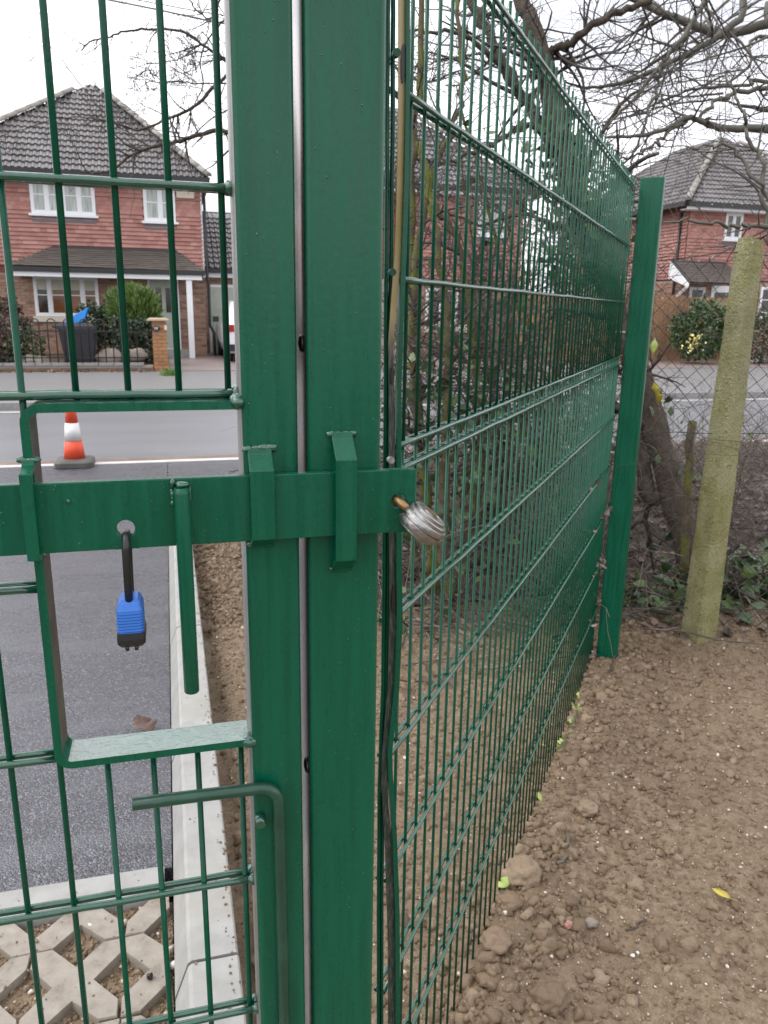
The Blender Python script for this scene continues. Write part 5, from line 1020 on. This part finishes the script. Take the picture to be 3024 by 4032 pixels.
# chain link: every zigzag strand is a wire of its own
CL = thing('chain_link_fence', 'rusty old chain-link fence strung through the mossy concrete post', 'fence', tuple(CP+e_*0.2))
aw = 0.0365; ztop, zbot = 1.635, 0.06
def zig(zt_, ph=0):
    me = MB(); n_ = int((zt_-zbot)/aw); pts = []
    for i in range(n_+1):
        k = (i+ph) % 2; pts.append(e_*(k*aw)+Vector((0, 0, zt_-i*aw))+Vector((e_.y, -e_.x, 0))*(0.0018 if k else -0.0018))
    pts.insert(0, pts[0]+Vector((0, 0, 0.012))); me.tube(pts, 0.0021, 4, 0, False); return me.mesh('strand', M['rustwire'])
zg = [zig(ztop), zig(ztop, 1)]
for i in range(-26, 50):
    s_ = 0.075+i*aw if i >= 0 else -0.11+(i+1)*aw
    base = CP+e_*s_; sag = 0.016*math.sin(i*0.35) + (0.03*(1-min(1, abs(s_)/0.4)))
    piece('strand', zg[i % 2], Matrix.Translation((base.x, base.y, sag*0.6)), CL)
for zz_ in (1.64, 0.95, 0.15):
    mb = MB(); mb.tube([CP+e_*(-1.1+0.1*k)+Vector((0, 0, zz_+(0.05*max(0, 1-abs(-1.1+0.1*k-0.05)/0.35) if zz_ > 1.5 else 0)+random.uniform(-0.004, 0.004))) for k in range(31)], 0.0019, 5); mb.build('line_wire', M['rustwire'], CL)

# ================================================================== TREES AND SHRUBS
def smooth_path(P, n=5, jit=0.0):
    P = [Vector(p) for p in P]; out = []
    Q = [P[0]*2-P[1]]+P+[P[-1]*2-P[-2]]
    for i in range(1, len(Q)-2):
        for k in range(n):
            t_ = k/n; a_, b_, c_, d_ = Q[i-1], Q[i], Q[i+1], Q[i+2]
            p = 0.5*((2*b_)+(c_-a_)*t_+(2*a_-5*b_+4*c_-d_)*t_*t_+(3*b_-a_-3*c_+d_)*t_**3)
            out.append(p+Vector((random.gauss(0, jit), random.gauss(0, jit), random.gauss(0, jit))))
    out.append(P[-1]); return out
TMIN = 0.0010; TWG = 0.15
def twig(mb, p, d, L, r, depth, droop=0.0, sides=4):
    n = max(3, int(L/0.05)); n = min(n, 9); pts = [Vector(p)]; d = Vector(d).normalized(); rad = [r]
    for i in range(n):
        d = (d+Vector((random.gauss(0, TWG), random.gauss(0, TWG), random.gauss(0, TWG)-droop))).normalized()
        pts.append(pts[-1]+d*L/n); rad.append(max(TMIN, r*(1-0.7*(i+1)/n)))
    mb.tube(pts, rad, sides, 0, True, False)
    if depth > 0:
        for k in range(random.randint(2, 4)):
            i = random.randint(1, n); q = pts[i]; dd_ = (pts[i]-pts[i-1]).normalized(); s_ = dd_.orthogonal().normalized(); s_ = (Matrix.Rotation(random.uniform(0, 6.28), 3, dd_) @ s_)
            twig(mb, q, dd_*0.7+s_*random.uniform(0.5, 1.1), L*random.uniform(0.35, 0.7), rad[i]*0.72, depth-1, droop, 4 if depth > 1 else 3)
TWF = 1.0
def limb(tr, tw, P, r0, r1, ntw=0, Lt=0.4, depth=2, jit=0.008, sides=8, droop=0.0, rt=0.45):
    pts = smooth_path(P, 5, jit); n = len(pts); rad = [(r0+(r1-r0)*i/(n-1))*random.uniform(0.93, 1.07) for i in range(n)]
    tr.tube(pts, rad, sides, 0, True, True)
    for k in range(int(ntw*TWF)):
        i = random.randint(1, n-2); dd_ = (pts[i+1]-pts[i-1]).normalized(); s_ = Matrix.Rotation(random.uniform(0, 6.28), 3, dd_) @ dd_.orthogonal().normalized()
        twig(tw, pts[i], dd_*random.uniform(0.2, 0.8)+s_, Lt*random.uniform(0.5, 1.3), max(0.0016, rad[i]*rt), depth, droop)
    return pts
def px(lst, D): return [onD(q[0], q[1], q[2] if len(q) > 2 else D) for q in lst]
leafpr = [leaf_proto('ivy')]
def leaves_on(parent, pts, n, size, spreadr, mat='ivy', name='ivy_leaves'):
    pts = [Vector(p) for p in pts]; P = []
    for _ in range(n):
        i = random.randint(0, len(pts)-2); p = pts[i].lerp(pts[i+1], random.random()); P.append(p+Vector((random.gauss(0, spreadr), random.gauss(0, spreadr), random.gauss(0, spreadr))))
    P = np.array(P); V, F = scatter(leafpr, P, size*(0.6+0.8*rng.random(len(P))), rotmats(len(P))); o = fast_mesh(name, V, F, M[mat], parent); o['kind'] = 'stuff'; return o
# --- ivy-clad leaning tree
TWF = 0.5
tr, tw = MB(), MB()
TA = thing('ivy_clad_tree', 'leaning bare tree with ivy on its trunk, behind the far fence post', 'tree', tuple(onD(2745, 2360, 4.1)))
tA = limb(tr, tw, px([(2760, 2420), (2735, 2300), (2680, 2060), (2610, 1790), (2545, 1560), (2480, 1380), (2400, 1150), (2320, 920), (2245, 690), (2190, 480), (2150, 300), (2100, 120), (2045, -60), (1980, -320)], 4.1), 0.075, 0.040, 26, 0.5, 2, 0.006, 12)
limb(tr, tw, px([(2640, 1900), (2560, 1960), (2530, 1800), (2520, 1650), (2500, 1500)], 4.15), 0.05, 0.03, 6, 0.4, 2, 0.006, 10)
limb(tr, tw, px([(2232, 660, 4.2), (2160, 540, 4.25), (2060, 380, 4.3), (1960, 200, 4.35), (1900, 90, 4.4), (1840, -20, 4.4), (1760, -200, 4.4)], 4.2), 0.034, 0.022, 26, 0.6, 2)
limb(tr, tw, px([(2140, 250, 4.1), (2180, 195, 4.1), (2240, 172, 4.0), (2344, 95, 3.9), (2500, 24, 3.9), (2620, -40, 3.9)], 4.1), 0.024, 0.014, 22, 0.5, 2)
limb(tr, tw, px([(2060, 380, 4.3), (1960, 250, 4.2), (1830, 140, 4.1), (1700, 130, 4.1), (1600, 110, 4.1)], 4.2), 0.018, 0.006, 18, 0.45, 2)
limb(tr, tw, px([(2200, 520, 4.2), (2060, 500, 4.1), (1960, 560, 4.0), (1850, 610, 4.0), (1720, 640, 4.0), (1600, 610, 4.0)], 4.1), 0.016, 0.006, 18, 0.45, 2)
limb(tr, tw, px([(2330, 950, 4.15), (2180, 880, 4.0), (2050, 850, 3.9), (1900, 880, 3.9), (1760, 830, 3.9)], 4.1), 0.015, 0.005, 20, 0.5, 2)
limb(tr, tw, px([(2270, 760, 4.2), (2330, 600, 4.1), (2440, 420, 4.0), (2600, 300, 4.0)], 4.2), 0.016, 0.006, 14, 0.45, 2)
tr.build('trunk', M['bark'], TA); tw.build('crown', M['twig'], TA)['kind'] = 'stuff'
leaves_on(TA, tA[31:46], 400, 0.048, 0.070); leaves_on(TA, tA[8:30], 24, 0.042, 0.075); leaves_on(TA, tA[33:43], 110, 0.046, 0.13)
TWF = 0.75
# --- multi-stem shrub behind the near end of the mesh panel
def shrub(name, label, stems, mat, base, ntw=14, Lt=0.4, depth=2):
    tr, tw = MB(), MB(); o = thing(name, label, 'shrub', base)
    for s_ in stems: tr = MB(); limb(tr, tw, s_[0], s_[1], s_[2], ntw, Lt, depth, 0.008, 8); tr.build('stem', M[mat], o)
    tw.build('twigs', M['twig'], o)['kind'] = 'stuff'; return o
S1 = shrub('mossy_shrub', 'bare multi-stemmed mossy shrub just behind the near end of the mesh fence', [
    (px([(1700, 2330), (1668, 2000), (1650, 1700), (1640, 1400), (1628, 1100), (1622, 800), (1640, 450), (1660, 100), (1650, -200)], 3.95), 0.030, 0.014),
    (px([(1730, 2340), (1690, 2000), (1640, 1650), (1625, 1450), (1622, 1260), (1650, 1000), (1690, 740), (1740, 590), (1795, 480), (1820, 300), (1800, 0)], 3.8), 0.024, 0.010),
    (px([(1760, 2340), (1745, 2000), (1760, 1700), (1762, 1450), (1758, 1250), (1740, 1100), (1720, 950), (1690, 760), (1660, 560)], 3.7), 0.028, 0.010),
    (px([(1780, 2330), (1850, 2000), (1890, 1700), (1870, 1400), (1840, 1150), (1790, 930), (1715, 820), (1680, 720), (1640, 560)], 3.9), 0.026, 0.012),
    (px([(1810, 2310), (1930, 1900), (1990, 1600), (2010, 1300), (1960, 1000), (1890, 700), (1830, 420), (1840, 100)], 4.3), 0.018, 0.006),
    (px([(1690, 2330), (1600, 2050), (1560, 1700), (1570, 1300), (1600, 900), (1580, 500)], 4.2), 0.020, 0.008)], 'mossbark', tuple(onD(1740, 2335, 3.85)), 16, 0.42)
leaves_on(S1, px([(1650, 1500), (1700, 1700), (1750, 1650), (1900, 1600), (1800, 1800)], 3.7), 90, 0.05, 0.16)
leaves_on(S1, px([(1620, 2500), (1700, 2100), (1850, 1900), (1950, 1700)], 3.6), 90, 0.05, 0.16)
for i in range(6):
    u = 1880+i*95+random.uniform(-30, 30); D = random.uniform(3.9, 5.6); vb = 2016+FPX*((CAMZ/ (D)) - 0.264)*0.93
    b0 = onD(u+random.uniform(-30, 30), 1900, D); b0.z = 0.0
    st_ = []
    for k in range(4):
        top = onD(u+random.uniform(-170, 170), random.uniform(500, 1150), D+random.uniform(-0.4, 0.4)); mid = b0.lerp(top, 0.5)+Vector((random.gauss(0, 0.10), random.gauss(0, 0.10), 0)); st_.append(([b0+Vector((random.gauss(0, 0.04), random.gauss(0, 0.04), -0.05)), b0.lerp(mid, 0.5)+Vector((random.gauss(0, 0.06), 0, 0)), mid, mid.lerp(top, 0.5)+Vector((random.gauss(0, 0.06), 0, 0)), top], random.uniform(0.010, 0.02), 0.004))
    words = ['nearest the mossy shrub', 'second along behind the mesh fence', 'in the middle behind the mesh fence', 'fourth along behind the mesh fence', 'fifth along behind the mesh fence', 'nearest the far green post'][i]
    so_ = shrub('thicket_shrub', 'thin bare thicket shrub '+words, st_, 'mossbark' if i % 2 else 'bark', tuple(b0), 13, 0.42); so_['group'] = 'thicket shrubs behind the fence'
    leaves_on(so_, [b0+Vector((0, 0, 0.1)), b0+Vector((0.1, 0, 0.5)), b0+Vector((0, 0, 0.9))], 60, 0.048, 0.17)
# --- tree at the right, trunk outside the frame
TWF = 0.40; TWG = 0.10
tr, tw = MB(), MB(); tbase = Vector((5.2, 3.4, 0))
TD = thing('overhanging_tree', 'bare tree reaching in from the right edge with long grey branches', 'tree', tuple(tbase))
fork = tbase+Vector((-0.1, 0.1, 2.1)); limb(tr, tw, [tbase+Vector((0, 0, -0.1)), tbase+Vector((0.02, 0.03, 0.8)), tbase+Vector((-0.05, 0.06, 1.5)), fork, fork+Vector((-0.1, 0, 0.9)), fork+Vector((0, 0.1, 2.2))], 0.14, 0.07, 10, 0.7, 2, 0.006, 12)
def rbr(lst, D, r0, r1, n, Lt=0.5): limb(tr, tw, [fork+Vector((0, 0, 0.3))]+px(lst, D), r0*0.8, r1*0.75, n, Lt, 2, 0.0022, 8)
rbr([(3150, 40), (3024, 92), (2860, 132), (2770, 115), (2672, 75), (2613, 55), (2545, 22), (2460, -20)], 4.4, 0.040, 0.020, 34)
rbr([(3100, -30), (2915, 75), (2840, 134), (2796, 164), (2700, 215), (2597, 268), (2498, 308), (2398, 338), (2300, 343), (2225, 322)], 4.2, 0.030, 0.007, 34)
rbr([(3000, -200), (2790, -10), (2722, 100), (2647, 200), (2597, 263), (2498, 387), (2423, 462), (2364, 520)], 4.0, 0.024, 0.006, 30)
limb(tr, tw, px([(2600, 262), (2588, 340), (2560, 430), (2530, 520), (2500, 590), (2486, 640), (2484, 680)], 4.0), 0.009, 0.004, 10, 0.3)
rbr([(3150, 515), (3024, 507), (2836, 502), (2746, 472), (2707, 467), (2597, 516), (2498, 536), (2380, 542)], 3.9, 0.030, 0.008, 26)
limb(tr, tw, px([(2707, 467), (2640, 520), (2580, 570), (2520, 610), (2470, 625), (2420, 590)], 3.9), 0.010, 0.004, 10, 0.3)
limb(tr, tw, px([(2746, 472), (2830, 396), (2900, 365), (3024, 345), (3120, 340)], 3.95), 0.009, 0.014, 14, 0.4)
rbr([(3100, 440), (3024, 430), (2930, 415), (2830, 396)], 4.3, 0.018, 0.006, 14)
rbr([(3080, 330), (2950, 335), (2800, 345), (2700, 360), (2560, 420), (2430, 480), (2380, 530)], 4.6, 0.016, 0.004, 28)
rbr([(3080, 150), (2950, 260), (2860, 330), (2780, 340), (2690, 300), (2600, 340)], 4.9, 0.016, 0.004, 28)
limb(tr, tw, px([(3040, 1000, 3.6), (3005, 800, 3.6), (3003, 650, 3.6), (2965, 571, 3.6), (2935, 472, 3.6), (2900, 380, 3.6), (2860, 300, 3.6)], 3.6), 0.013, 0.005, 24, 0.45)
limb(tr, tw, px([(3120, 960, 3.4), (3000, 900, 3.3), (2900, 890, 3.3), (2800, 880, 3.3), (2700, 870, 3.3), (2610, 880, 3.3)], 3.3), 0.011, 0.004, 16, 0.3)
limb(tr, tw, px([(3100, 850, 3.5), (2960, 700, 3.5), (2890, 590, 3.5), (2770, 580, 3.5), (2660, 605, 3.5)], 3.5), 0.010, 0.003, 18, 0.35)
for k in range(16):
    u, v = random.uniform(2280, 2700), random.uniform(20, 560); D = random.uniform(4, 6); sl = random.uniform(-0.9, 0.25); L_ = random.uniform(350, 800)
    limb(tr, tw, px([(u+L_, v+sl*L_+random.gauss(0, 30), D), (u+L_*0.66, v+sl*L_*0.62+random.gauss(0, 18), D), (u+L_*0.33, v+sl*L_*0.30+random.gauss(0, 12), D), (u, v, D)], D), random.uniform(0.006, 0.011), 0.0022, 9, 0.35, 1, 0.002, 6)
tr.build('branches', M['palebranch'], TD); tw.build('twigs', M['greytwig'], TD)['kind'] = 'stuff'
TWF = 1.5
TMIN = 0.0018; TWG = 0.14
# --- street tree behind the gate posts, its thin boughs showing left of the stile
tr, tw = MB(), MB(); b0 = onD(1330, 1800, 5.3); b0.z = 0
TE = thing('roadside_tree', 'slender bare tree behind the gate posts, thin boughs crossing the tile-hung house roof', 'tree', tuple(b0))
k1 = onD(1330, 900, 5.3); k2 = onD(1310, 400, 5.3); k3 = onD(1290, -200, 5.3)
limb(tr, tw, [b0-Vector((0, 0, 0.1)), b0.lerp(k1, 0.5), k1, k2, k3], 0.07, 0.03, 8, 0.6, 2, 0.006, 10)
def ebr(st_, lst, r0, r1, n, Lt=0.28): limb(tr, tw, [st_]+px(lst, 5.2), r0*0.85, r1, n, Lt, 1, 0.003, 6, 0.02, 0.6)
ebr(k1, [(1100, 600), (892, 518), (784, 530), (693, 560), (591, 579), (512, 615), (452, 663), (374, 681), (295, 669)], 0.022, 0.006, 16)
ebr(k2, [(1060, 250), (960, 240), (838, 350), (753, 428), (663, 464), (555, 512), (482, 494), (392, 470), (325, 464), (241, 461)], 0.018, 0.003, 16)
limb(tr, tw, px([(430, 478), (410, 446), (319, 338), (265, 265), (205, 193), (151, 160), (60, 127)], 5.2), 0.0045, 0.002, 9, 0.14, 1, 0.003, 5)
limb(tr, tw, px([(241, 461), (187, 476), (90, 512), (0, 521), (-80, 545)], 5.2), 0.004, 0.0025, 6, 0.14, 1, 0.003, 5)
ebr(k2, [(1100, 330), (930, 260), (838, 205), (717, 127), (603, 115), (494, 121), (422, 148), (362, 160), (319, 199)], 0.016, 0.004, 16)
ebr(k3, [(1000, -100), (880, -20), (850, 40), (826, 78), (784, 48), (741, 0), (700, -60)], 0.012, 0.004, 12)
limb(tr, tw, px([(591, 579), (512, 530), (446, 482)], 5.2), 0.006, 0.003, 4, 0.15, 1, 0.003, 5)
limb(tr, tw, px([(760, 300), (700, 260), (660, 190), (640, 170)], 5.2), 0.004, 0.002, 5, 0.2, 1, 0.003, 5)
limb(tr, tw, px([(900, 330), (780, 330), (690, 320), (600, 325), (550, 310)], 5.2), 0.006, 0.002, 12, 0.22, 2, 0.003, 5)
limb(tr, tw, px([(900, 240), (840, 200), (760, 210), (680, 240), (580, 250), (520, 270)], 5.2), 0.006, 0.002, 14, 0.22, 2, 0.003, 5)
limb(tr, tw, px([(900, 430), (830, 470), (740, 560), (700, 640)], 5.2), 0.006, 0.002, 8, 0.2, 1, 0.003, 5)
limb(tr, tw, px([(900, 60), (830, 140), (790, 230), (800, 330), (760, 420), (720, 500)], 5.2), 0.007, 0.003, 12, 0.22, 1, 0.003, 5)
ebr(k2, [(1500, 250), (1600, 300), (1700, 320), (1800, 280), (1900, 300)], 0.016, 0.004, 18, 0.4)
ebr(k1, [(1500, 700), (1600, 720), (1700, 760), (1800, 730), (1900, 760)], 0.016, 0.004, 18, 0.4)
tr.build('branches', M['bark'], TE); tw.build('twigs', M['twig'], TE)['kind'] = 'stuff'
TMIN = 0.008
# --- distant bare trees behind the houses
for i, (x, y, h, lab) in enumerate(((13.2, 44, 9.5, 'faint bare tree in the gap left of the right-hand house'), (16.5, 48, 10, 'faint bare tree rising behind the right-hand house'), (24.0, 46, 10, 'faint bare tree behind the roof at the right edge'))):
    tr, tw = MB(), MB(); o = thing('distant_tree', lab, 'tree', (x, y, 0.0), 'distant bare trees'); c = Vector((x, y, 0))
    limb(tr, tw, [c, c+Vector((0.1, 0, h*0.3)), c+Vector((0, 0.1, h*0.6)), c+Vector((0.2, 0, h*0.95))], 0.22, 0.05, 30, 3.0, 3, 0.03, 7, -0.03, 0.4)
    tr.build('trunk', M['palebranch'], o); tw.build('crown', M['palebranch'], o)['kind'] = 'stuff'

TMIN = 0.0010
# ================================================================== UNDERGROWTH
def floor_any(x, y): return (floor_z(x, y) if (x > 0.9 and y > 3.45) else soil_fine(x, y))+0.004
def behind(x, y):
    v = Vector((x, y, 0)); n = (v-FO).dot(FN); s_ = (v-FO).dot(FD); c = (v-CP).dot(Vector((0.266, 0.964, 0)))
    if s_ < 0.1 and n > -0.05: return 0.0
    if x < 1.3 and y > 4.3: return 0.0
    if c < -0.05: return 0.0 if s_ > 0 else (0.06 if x < 0.6 or y < 2.6 else 0.25)
    return 1.0 if y < 7.4 else 0
P = spread(5200, 0.5, 7.0, 2.2, 7.4, floor_any, behind); P[:, 2] += 0.03*rng.random(len(P))
zr_ = rng.normal(scale=0.55, size=(len(P), 3)); zr_[:, 2] = 1; zr_ /= np.linalg.norm(zr_, axis=1)[:, None]; xr_ = np.cross(rng.normal(size=(len(P), 3)), zr_); xr_ /= np.linalg.norm(xr_, axis=1)[:, None]; RmF = np.stack([xr_, np.cross(zr_, xr_), zr_], -1)
V, F = scatter([leaf_proto('oval'), leaf_proto('oval')], P, 0.035+0.05*rng.random(len(P)), RmF); tag(fast_mesh('leaf_litter', V, F, M['litter']), 'wet brown leaf litter under the shrubs behind the fence', 'leaves', None, 'stuff')
mb = MB()
for x, y, z in spread(1500, 0.6, 6.5, 2.4, 7.3, floor_any, behind):
    a_ = random.uniform(0, 6.28); L = random.uniform(0.1, 0.55); d = Vector((math.cos(a_), math.sin(a_), random.uniform(-0.02, 0.35))); p = Vector((x, y, z+random.uniform(0, 0.05)))
    mb.tube([p, p+d*L*0.35+Vector((0, 0, random.gauss(0, 0.012))), p+d*L*0.7+Vector((random.gauss(0, 0.02), random.gauss(0, 0.02), random.gauss(0, 0.015))), p+d*L], [random.uniform(0.0015, 0.006)]*3+[0.001], 4, 0, True, False)
tag(mb.build('fallen_sticks', M['stick']), 'tangle of dead sticks and bramble stems on the ground behind the fence', 'sticks', None, 'stuff')
mb = MB()
for x, y, z in spread(620, 0.6, 6.0, 2.9, 6.8, floor_any, behind): twig(mb, (x, y, z), (random.gauss(0, 0.6), random.gauss(0, 0.6), 1), random.uniform(0.3, 0.95), random.uniform(0.002, 0.0048), 2, 0.07)
tag(mb.build('bramble_thicket', M['stick']), 'thin arching bramble stems rising from the litter behind the fence', 'brambles', None, 'stuff')
mb = MB(); Pl = []
def hedge_at(u, v, D, L, r):
    p = onD(u, v, D)
    if p.z < 0.05 or p.y < 2.7 or (p-FO).dot(FN) > -0.12: return
    twig(mb, p, (random.gauss(0, 0.7), random.gauss(0, 0.5), random.uniform(-0.3, 1.0)), L, r, 2, 0.02)
    if random.random() < 0.35: Pl.append(p+Vector((random.gauss(0, 0.12), random.gauss(0, 0.12), random.gauss(0, 0.12))))
for _ in range(330): hedge_at(random.uniform(1560, 2450), random.triangular(500, 2200, 1400), random.uniform(3.5, 5.6), random.uniform(0.25, 0.7), random.uniform(0.0022, 0.005))
for _ in range(60): hedge_at(random.uniform(2440, 2720), random.uniform(1250, 2250), random.uniform(3.6, 5.0), random.uniform(0.2, 0.5), random.uniform(0.002, 0.004))
for _ in range(60): hedge_at(random.uniform(2850, 3060), random.uniform(1000, 2100), random.uniform(3.6, 5.0), random.uniform(0.2, 0.5), random.uniform(0.002, 0.004))
for _ in range(85): hedge_at(random.uniform(2560, 3060), random.uniform(640, 1350), random.uniform(3.4, 5.0), random.uniform(0.2, 0.55), random.uniform(0.0018, 0.004))
tag(mb.build('hedge_tangle', M['greytwig']), 'tangle of thin bare hedge twigs between the mesh fence and the road', 'twigs', None, 'stuff')
Pl += [onD(random.gauss(1900, 220), random.gauss(1720, 200), random.uniform(3.4, 4.6)) for _ in range(170)]+[onD(random.gauss(2200, 90), random.gauss(900, 330), random.uniform(3.9, 4.3)) for _ in range(30)]
Pl = np.array([p for p in Pl if p.z > 0.03 and (p-FO).dot(FN) < -0.12]); V, F = scatter(leafpr, Pl, 0.03+0.035*rng.random(len(Pl)), rotmats(len(Pl))); tag(fast_mesh('hedge_leaves', V, F, M['ivy']), 'scattered ivy and bramble leaves in the bare hedge behind the mesh fence', 'leaves', None, 'stuff')
# ivy at the foot of the post and in patches
def ivy_patch(label, c, n, rad, h, size=0.055, mat='ivy'):
    P = np.array([(c[0]+random.gauss(0, rad), c[1]+random.gauss(0, rad*0.7), 0.02+abs(random.gauss(0, h))) for _ in range(n)]); Rm_ = rotmats(n)
    zx = rng.normal(scale=0.6, size=(n, 3)); zx[:, 2] += 0.9; zx /= np.linalg.norm(zx, axis=1)[:, None]; xx = np.cross(rng.normal(size=(n, 3)), zx); xx /= np.linalg.norm(xx, axis=1)[:, None]
    V, F = scatter(leafpr, P, size*(0.6+0.8*rng.random(n)), np.stack([xx, np.cross(zx, xx), zx], -1)); tag(fast_mesh('ivy_patch', V, F, M[mat]), label, 'ivy', None, 'stuff')
p = onZ(2940, 2420, 0.0); ivy_patch('low ivy growing right of the concrete post foot', (p.x+0.1, p.y+0.25), 260, 0.20, 0.075)
p = onZ(2640, 2440, 0.0); ivy_patch('low ivy between the far green post and the concrete post', (p.x, p.y+0.15), 110, 0.15, 0.06)
p = onZ(2985, 2250, 0.0); ivy_patch('ivy further back at the right edge', (p.x+0.1, p.y), 150, 0.25, 0.06)
p = onZ(2150, 1900, 0.0); ivy_patch('ivy and nettles behind the middle of the mesh fence', (p.x, p.y), 200, 0.6, 0.16, 0.06)
p = onZ(1800, 2150, 0.0); ivy_patch('ivy at the foot of the mossy shrub', (p.x, p.y), 150, 0.3, 0.12, 0.055)
# single leaves
def leaf(name, label, pos, size, mat, rot, kind='oval', curl=0.12):
    V, F = leaf_proto(kind); n = 9; mb = MB(); N = 8; rows = []
    for i in range(N+1):
        t_ = i/N; w = (math.sin(math.pi*min(1, t_*1.02))**0.8*0.30+0.004) if kind == 'oval' else (0.42*math.sin(math.pi*t_)**0.5*(0.75+0.25*math.cos(t_*18)))+0.01
        rows.append([(-w, t_, curl*(0.5+0.5*math.cos(t_*5))*w*2.2+curl*0.4*t_*t_), (0, t_, curl*0.4*t_*t_-0.01), (w, t_, curl*(0.6+0.4*math.sin(t_*6))*w*2.2+curl*0.4*t_*t_)])
    Vv = [p for r in rows for p in r]; Fs = []
    for i in range(N):
        for k in range(2): Fs.append((i*3+k, i*3+k+1, i*3+k+4, i*3+k+3))
    Mx = Matrix.Translation(pos) @ Matrix.Rotation(rot[2], 4, 'Z') @ Matrix.Rotation(rot[0], 4, 'X') @ Matrix.Rotation(rot[1], 4, 'Y') @ Matrix.Scale(size, 4)
    mb.add([tuple(Mx @ Vector(p)) for p in Vv], Fs, 0, True); mb.tube([Mx @ Vector((0, 0.02, 0)), Mx @ Vector((0.02, -0.3, 0.02))], size*0.014, 4)
    o = tag(mb.build(name, M[mat]), label, 'leaf'); sm_ = o.modifiers.new('thick', 'SOLIDIFY'); sm_.thickness = 0.0006; return o
def soilp(u, v, dz=0.012): p = onZ(u, v, 0.0); return Vector((p.x, p.y, soil_z(p.x, p.y)+dz))
leaf('fallen_leaf', 'yellow leaf lying on the bare soil at the right', soilp(2875, 3560, 0.016), 0.048, 'yellowleaf', (0.15, 0.2, 0.75))
leaf('fallen_leaf', 'pale green leaf on the soil below the mesh fence', soilp(1958, 3548, 0.022), 0.042, 'limeleaf', (0.2, 0.5, -1.2))
leaf('fallen_leaf', 'small lime leaf against the foot of the mesh fence', soilp(2130, 3180, 0.02), 0.03, 'limeleaf', (0.9, 0.2, 0.3))
lp = onZ(600, 2868, 0.0); leaf('dead_leaf', 'curled brown dead leaf on the asphalt drive', Vector((lp.x-0.005, lp.y-0.06, 0.008)), 0.105, 'brownleaf', (0.22, 0.25, 0.5), 'lobed', 0.35)
leaf('hanging_leaf', 'bright green leaf beside the far fence post', onD(2572, 1392, 3.0), 0.055, 'limeleaf', (1.5, 0.2, 3.0))
leaf('hanging_leaf', 'yellow leaf on the leaning trunk near the far fence post', onD(2592, 1590, 3.9), 0.11, 'yellowleaf', (1.2, 0.4, 1.2), 'lobed', 0.3)
for i, (u, v, s_, w) in enumerate(((2640, 1640, 0.06, 'left of the cut stump stem'), (2715, 1640, 0.06, 'above the cut stump stem'), (2590, 1830, 0.06, 'low on the leaning trunk'), (1590, 2500, 0.05, 'beside the clamp bar under the bolt'))):
    leaf('ivy_leaf', 'green ivy leaf '+w, onD(u, v, 3.7 if u > 2000 else 2.3), s_*0.8, 'ivy', (1.3, random.uniform(-0.5, 0.5), random.uniform(-0.5, 0.8)), 'oval')
# cut stem, sticks on the soil, rail debris
tr = MB(); tr.tube(smooth_path(px([(2690, 2260, 3.75), (2700, 2050, 3.75), (2712, 1850, 3.75), (2728, 1660, 3.75)], 3.75), 4, 0.004), 0.020, 8); tag(tr.build('cut_stem', M['mossbark']), 'short cut-off mossy stem between the leaning trunk and the concrete post', 'stem')
for i, (pp, w, r_) in enumerate((([(2230, 3320), (2236, 3370), (2225, 3420), (2190, 3450)], 'dark twig lying on the soil right of the fence foot', 0.005), ([(2540, 3660), (2500, 3675), (2460, 3690)], 'short twig on the soil above the bottom edge', 0.0025), ([(2425, 2590), (2405, 2640), (2392, 2680)], 'pale stick leaning on the soil at the far post foot', 0.004), ([(2110, 2965), (2200, 2965), (2240, 2900), (2270, 2830)], 'trailing green runner creeping from the fence onto the soil', 0.0028))):
    mb = MB(); mb.tube(smooth_path([soilp(u, v, 0.008+r_) for u, v in pp], 4, 0.002), r_, 6); tag(mb.build('stick' if i < 3 else 'runner', M['stick'] if i < 3 else M['ivy']), w, 'stick' if i < 3 else 'runner')
p4 = [soilp(u, v, 0.014) for u, v in ((2150, 2960), (2210, 2950), (2250, 2880), (2265, 2800), (2290, 2780), (2280, 2830))]
P = np.array([p_+Vector((random.gauss(0, 0.012), random.gauss(0, 0.012), random.uniform(0, 0.012))) for p_ in p4 for _ in range(3)]); V, F = scatter(leafpr, P, np.full(len(P), 0.014), rotmats(len(P))); tag(fast_mesh('runner_leaves', V, F, M['limeleaf']), 'tiny lime leaves of the trailing runner by the fence foot', 'leaves', None, 'stuff')
# bits of debris caught on the lower rails by the far post
P = []
for _ in range(70):
    s_ = -random.random()**2*0.5; k = random.randint(2, 6); P.append(fp(s_, random.uniform(-0.012, 0.008), z3-0.2-dl_-0.2*k+0.008))
V, F = scatter([leaf_proto('oval')], np.array(P), 0.012+0.02*rng.random(len(P)), rotmats(len(P))); tag(fast_mesh('rail_debris', V, F, M['litter']), 'scraps of dead leaf caught on the lower rails near the far post', 'leaves', None, 'stuff')
# rain drops under the twigs
P = np.array([onD(random.uniform(2560, 3020), random.uniform(700, 1350), random.uniform(3.2, 4.2)) for _ in range(40)]+[onD(random.uniform(1600, 2300), random.uniform(700, 1500), random.uniform(3.6, 4.6)) for _ in range(40)]); V, F = scatter([ico(1)], P, 0.0022+0.0015*rng.random(len(P)), rotmats(len(P))); tag(fast_mesh('rain_drops', V, F, M['droplet'], None, True), 'rain drops hanging from the bare twigs', 'drops', None, 'stuff')
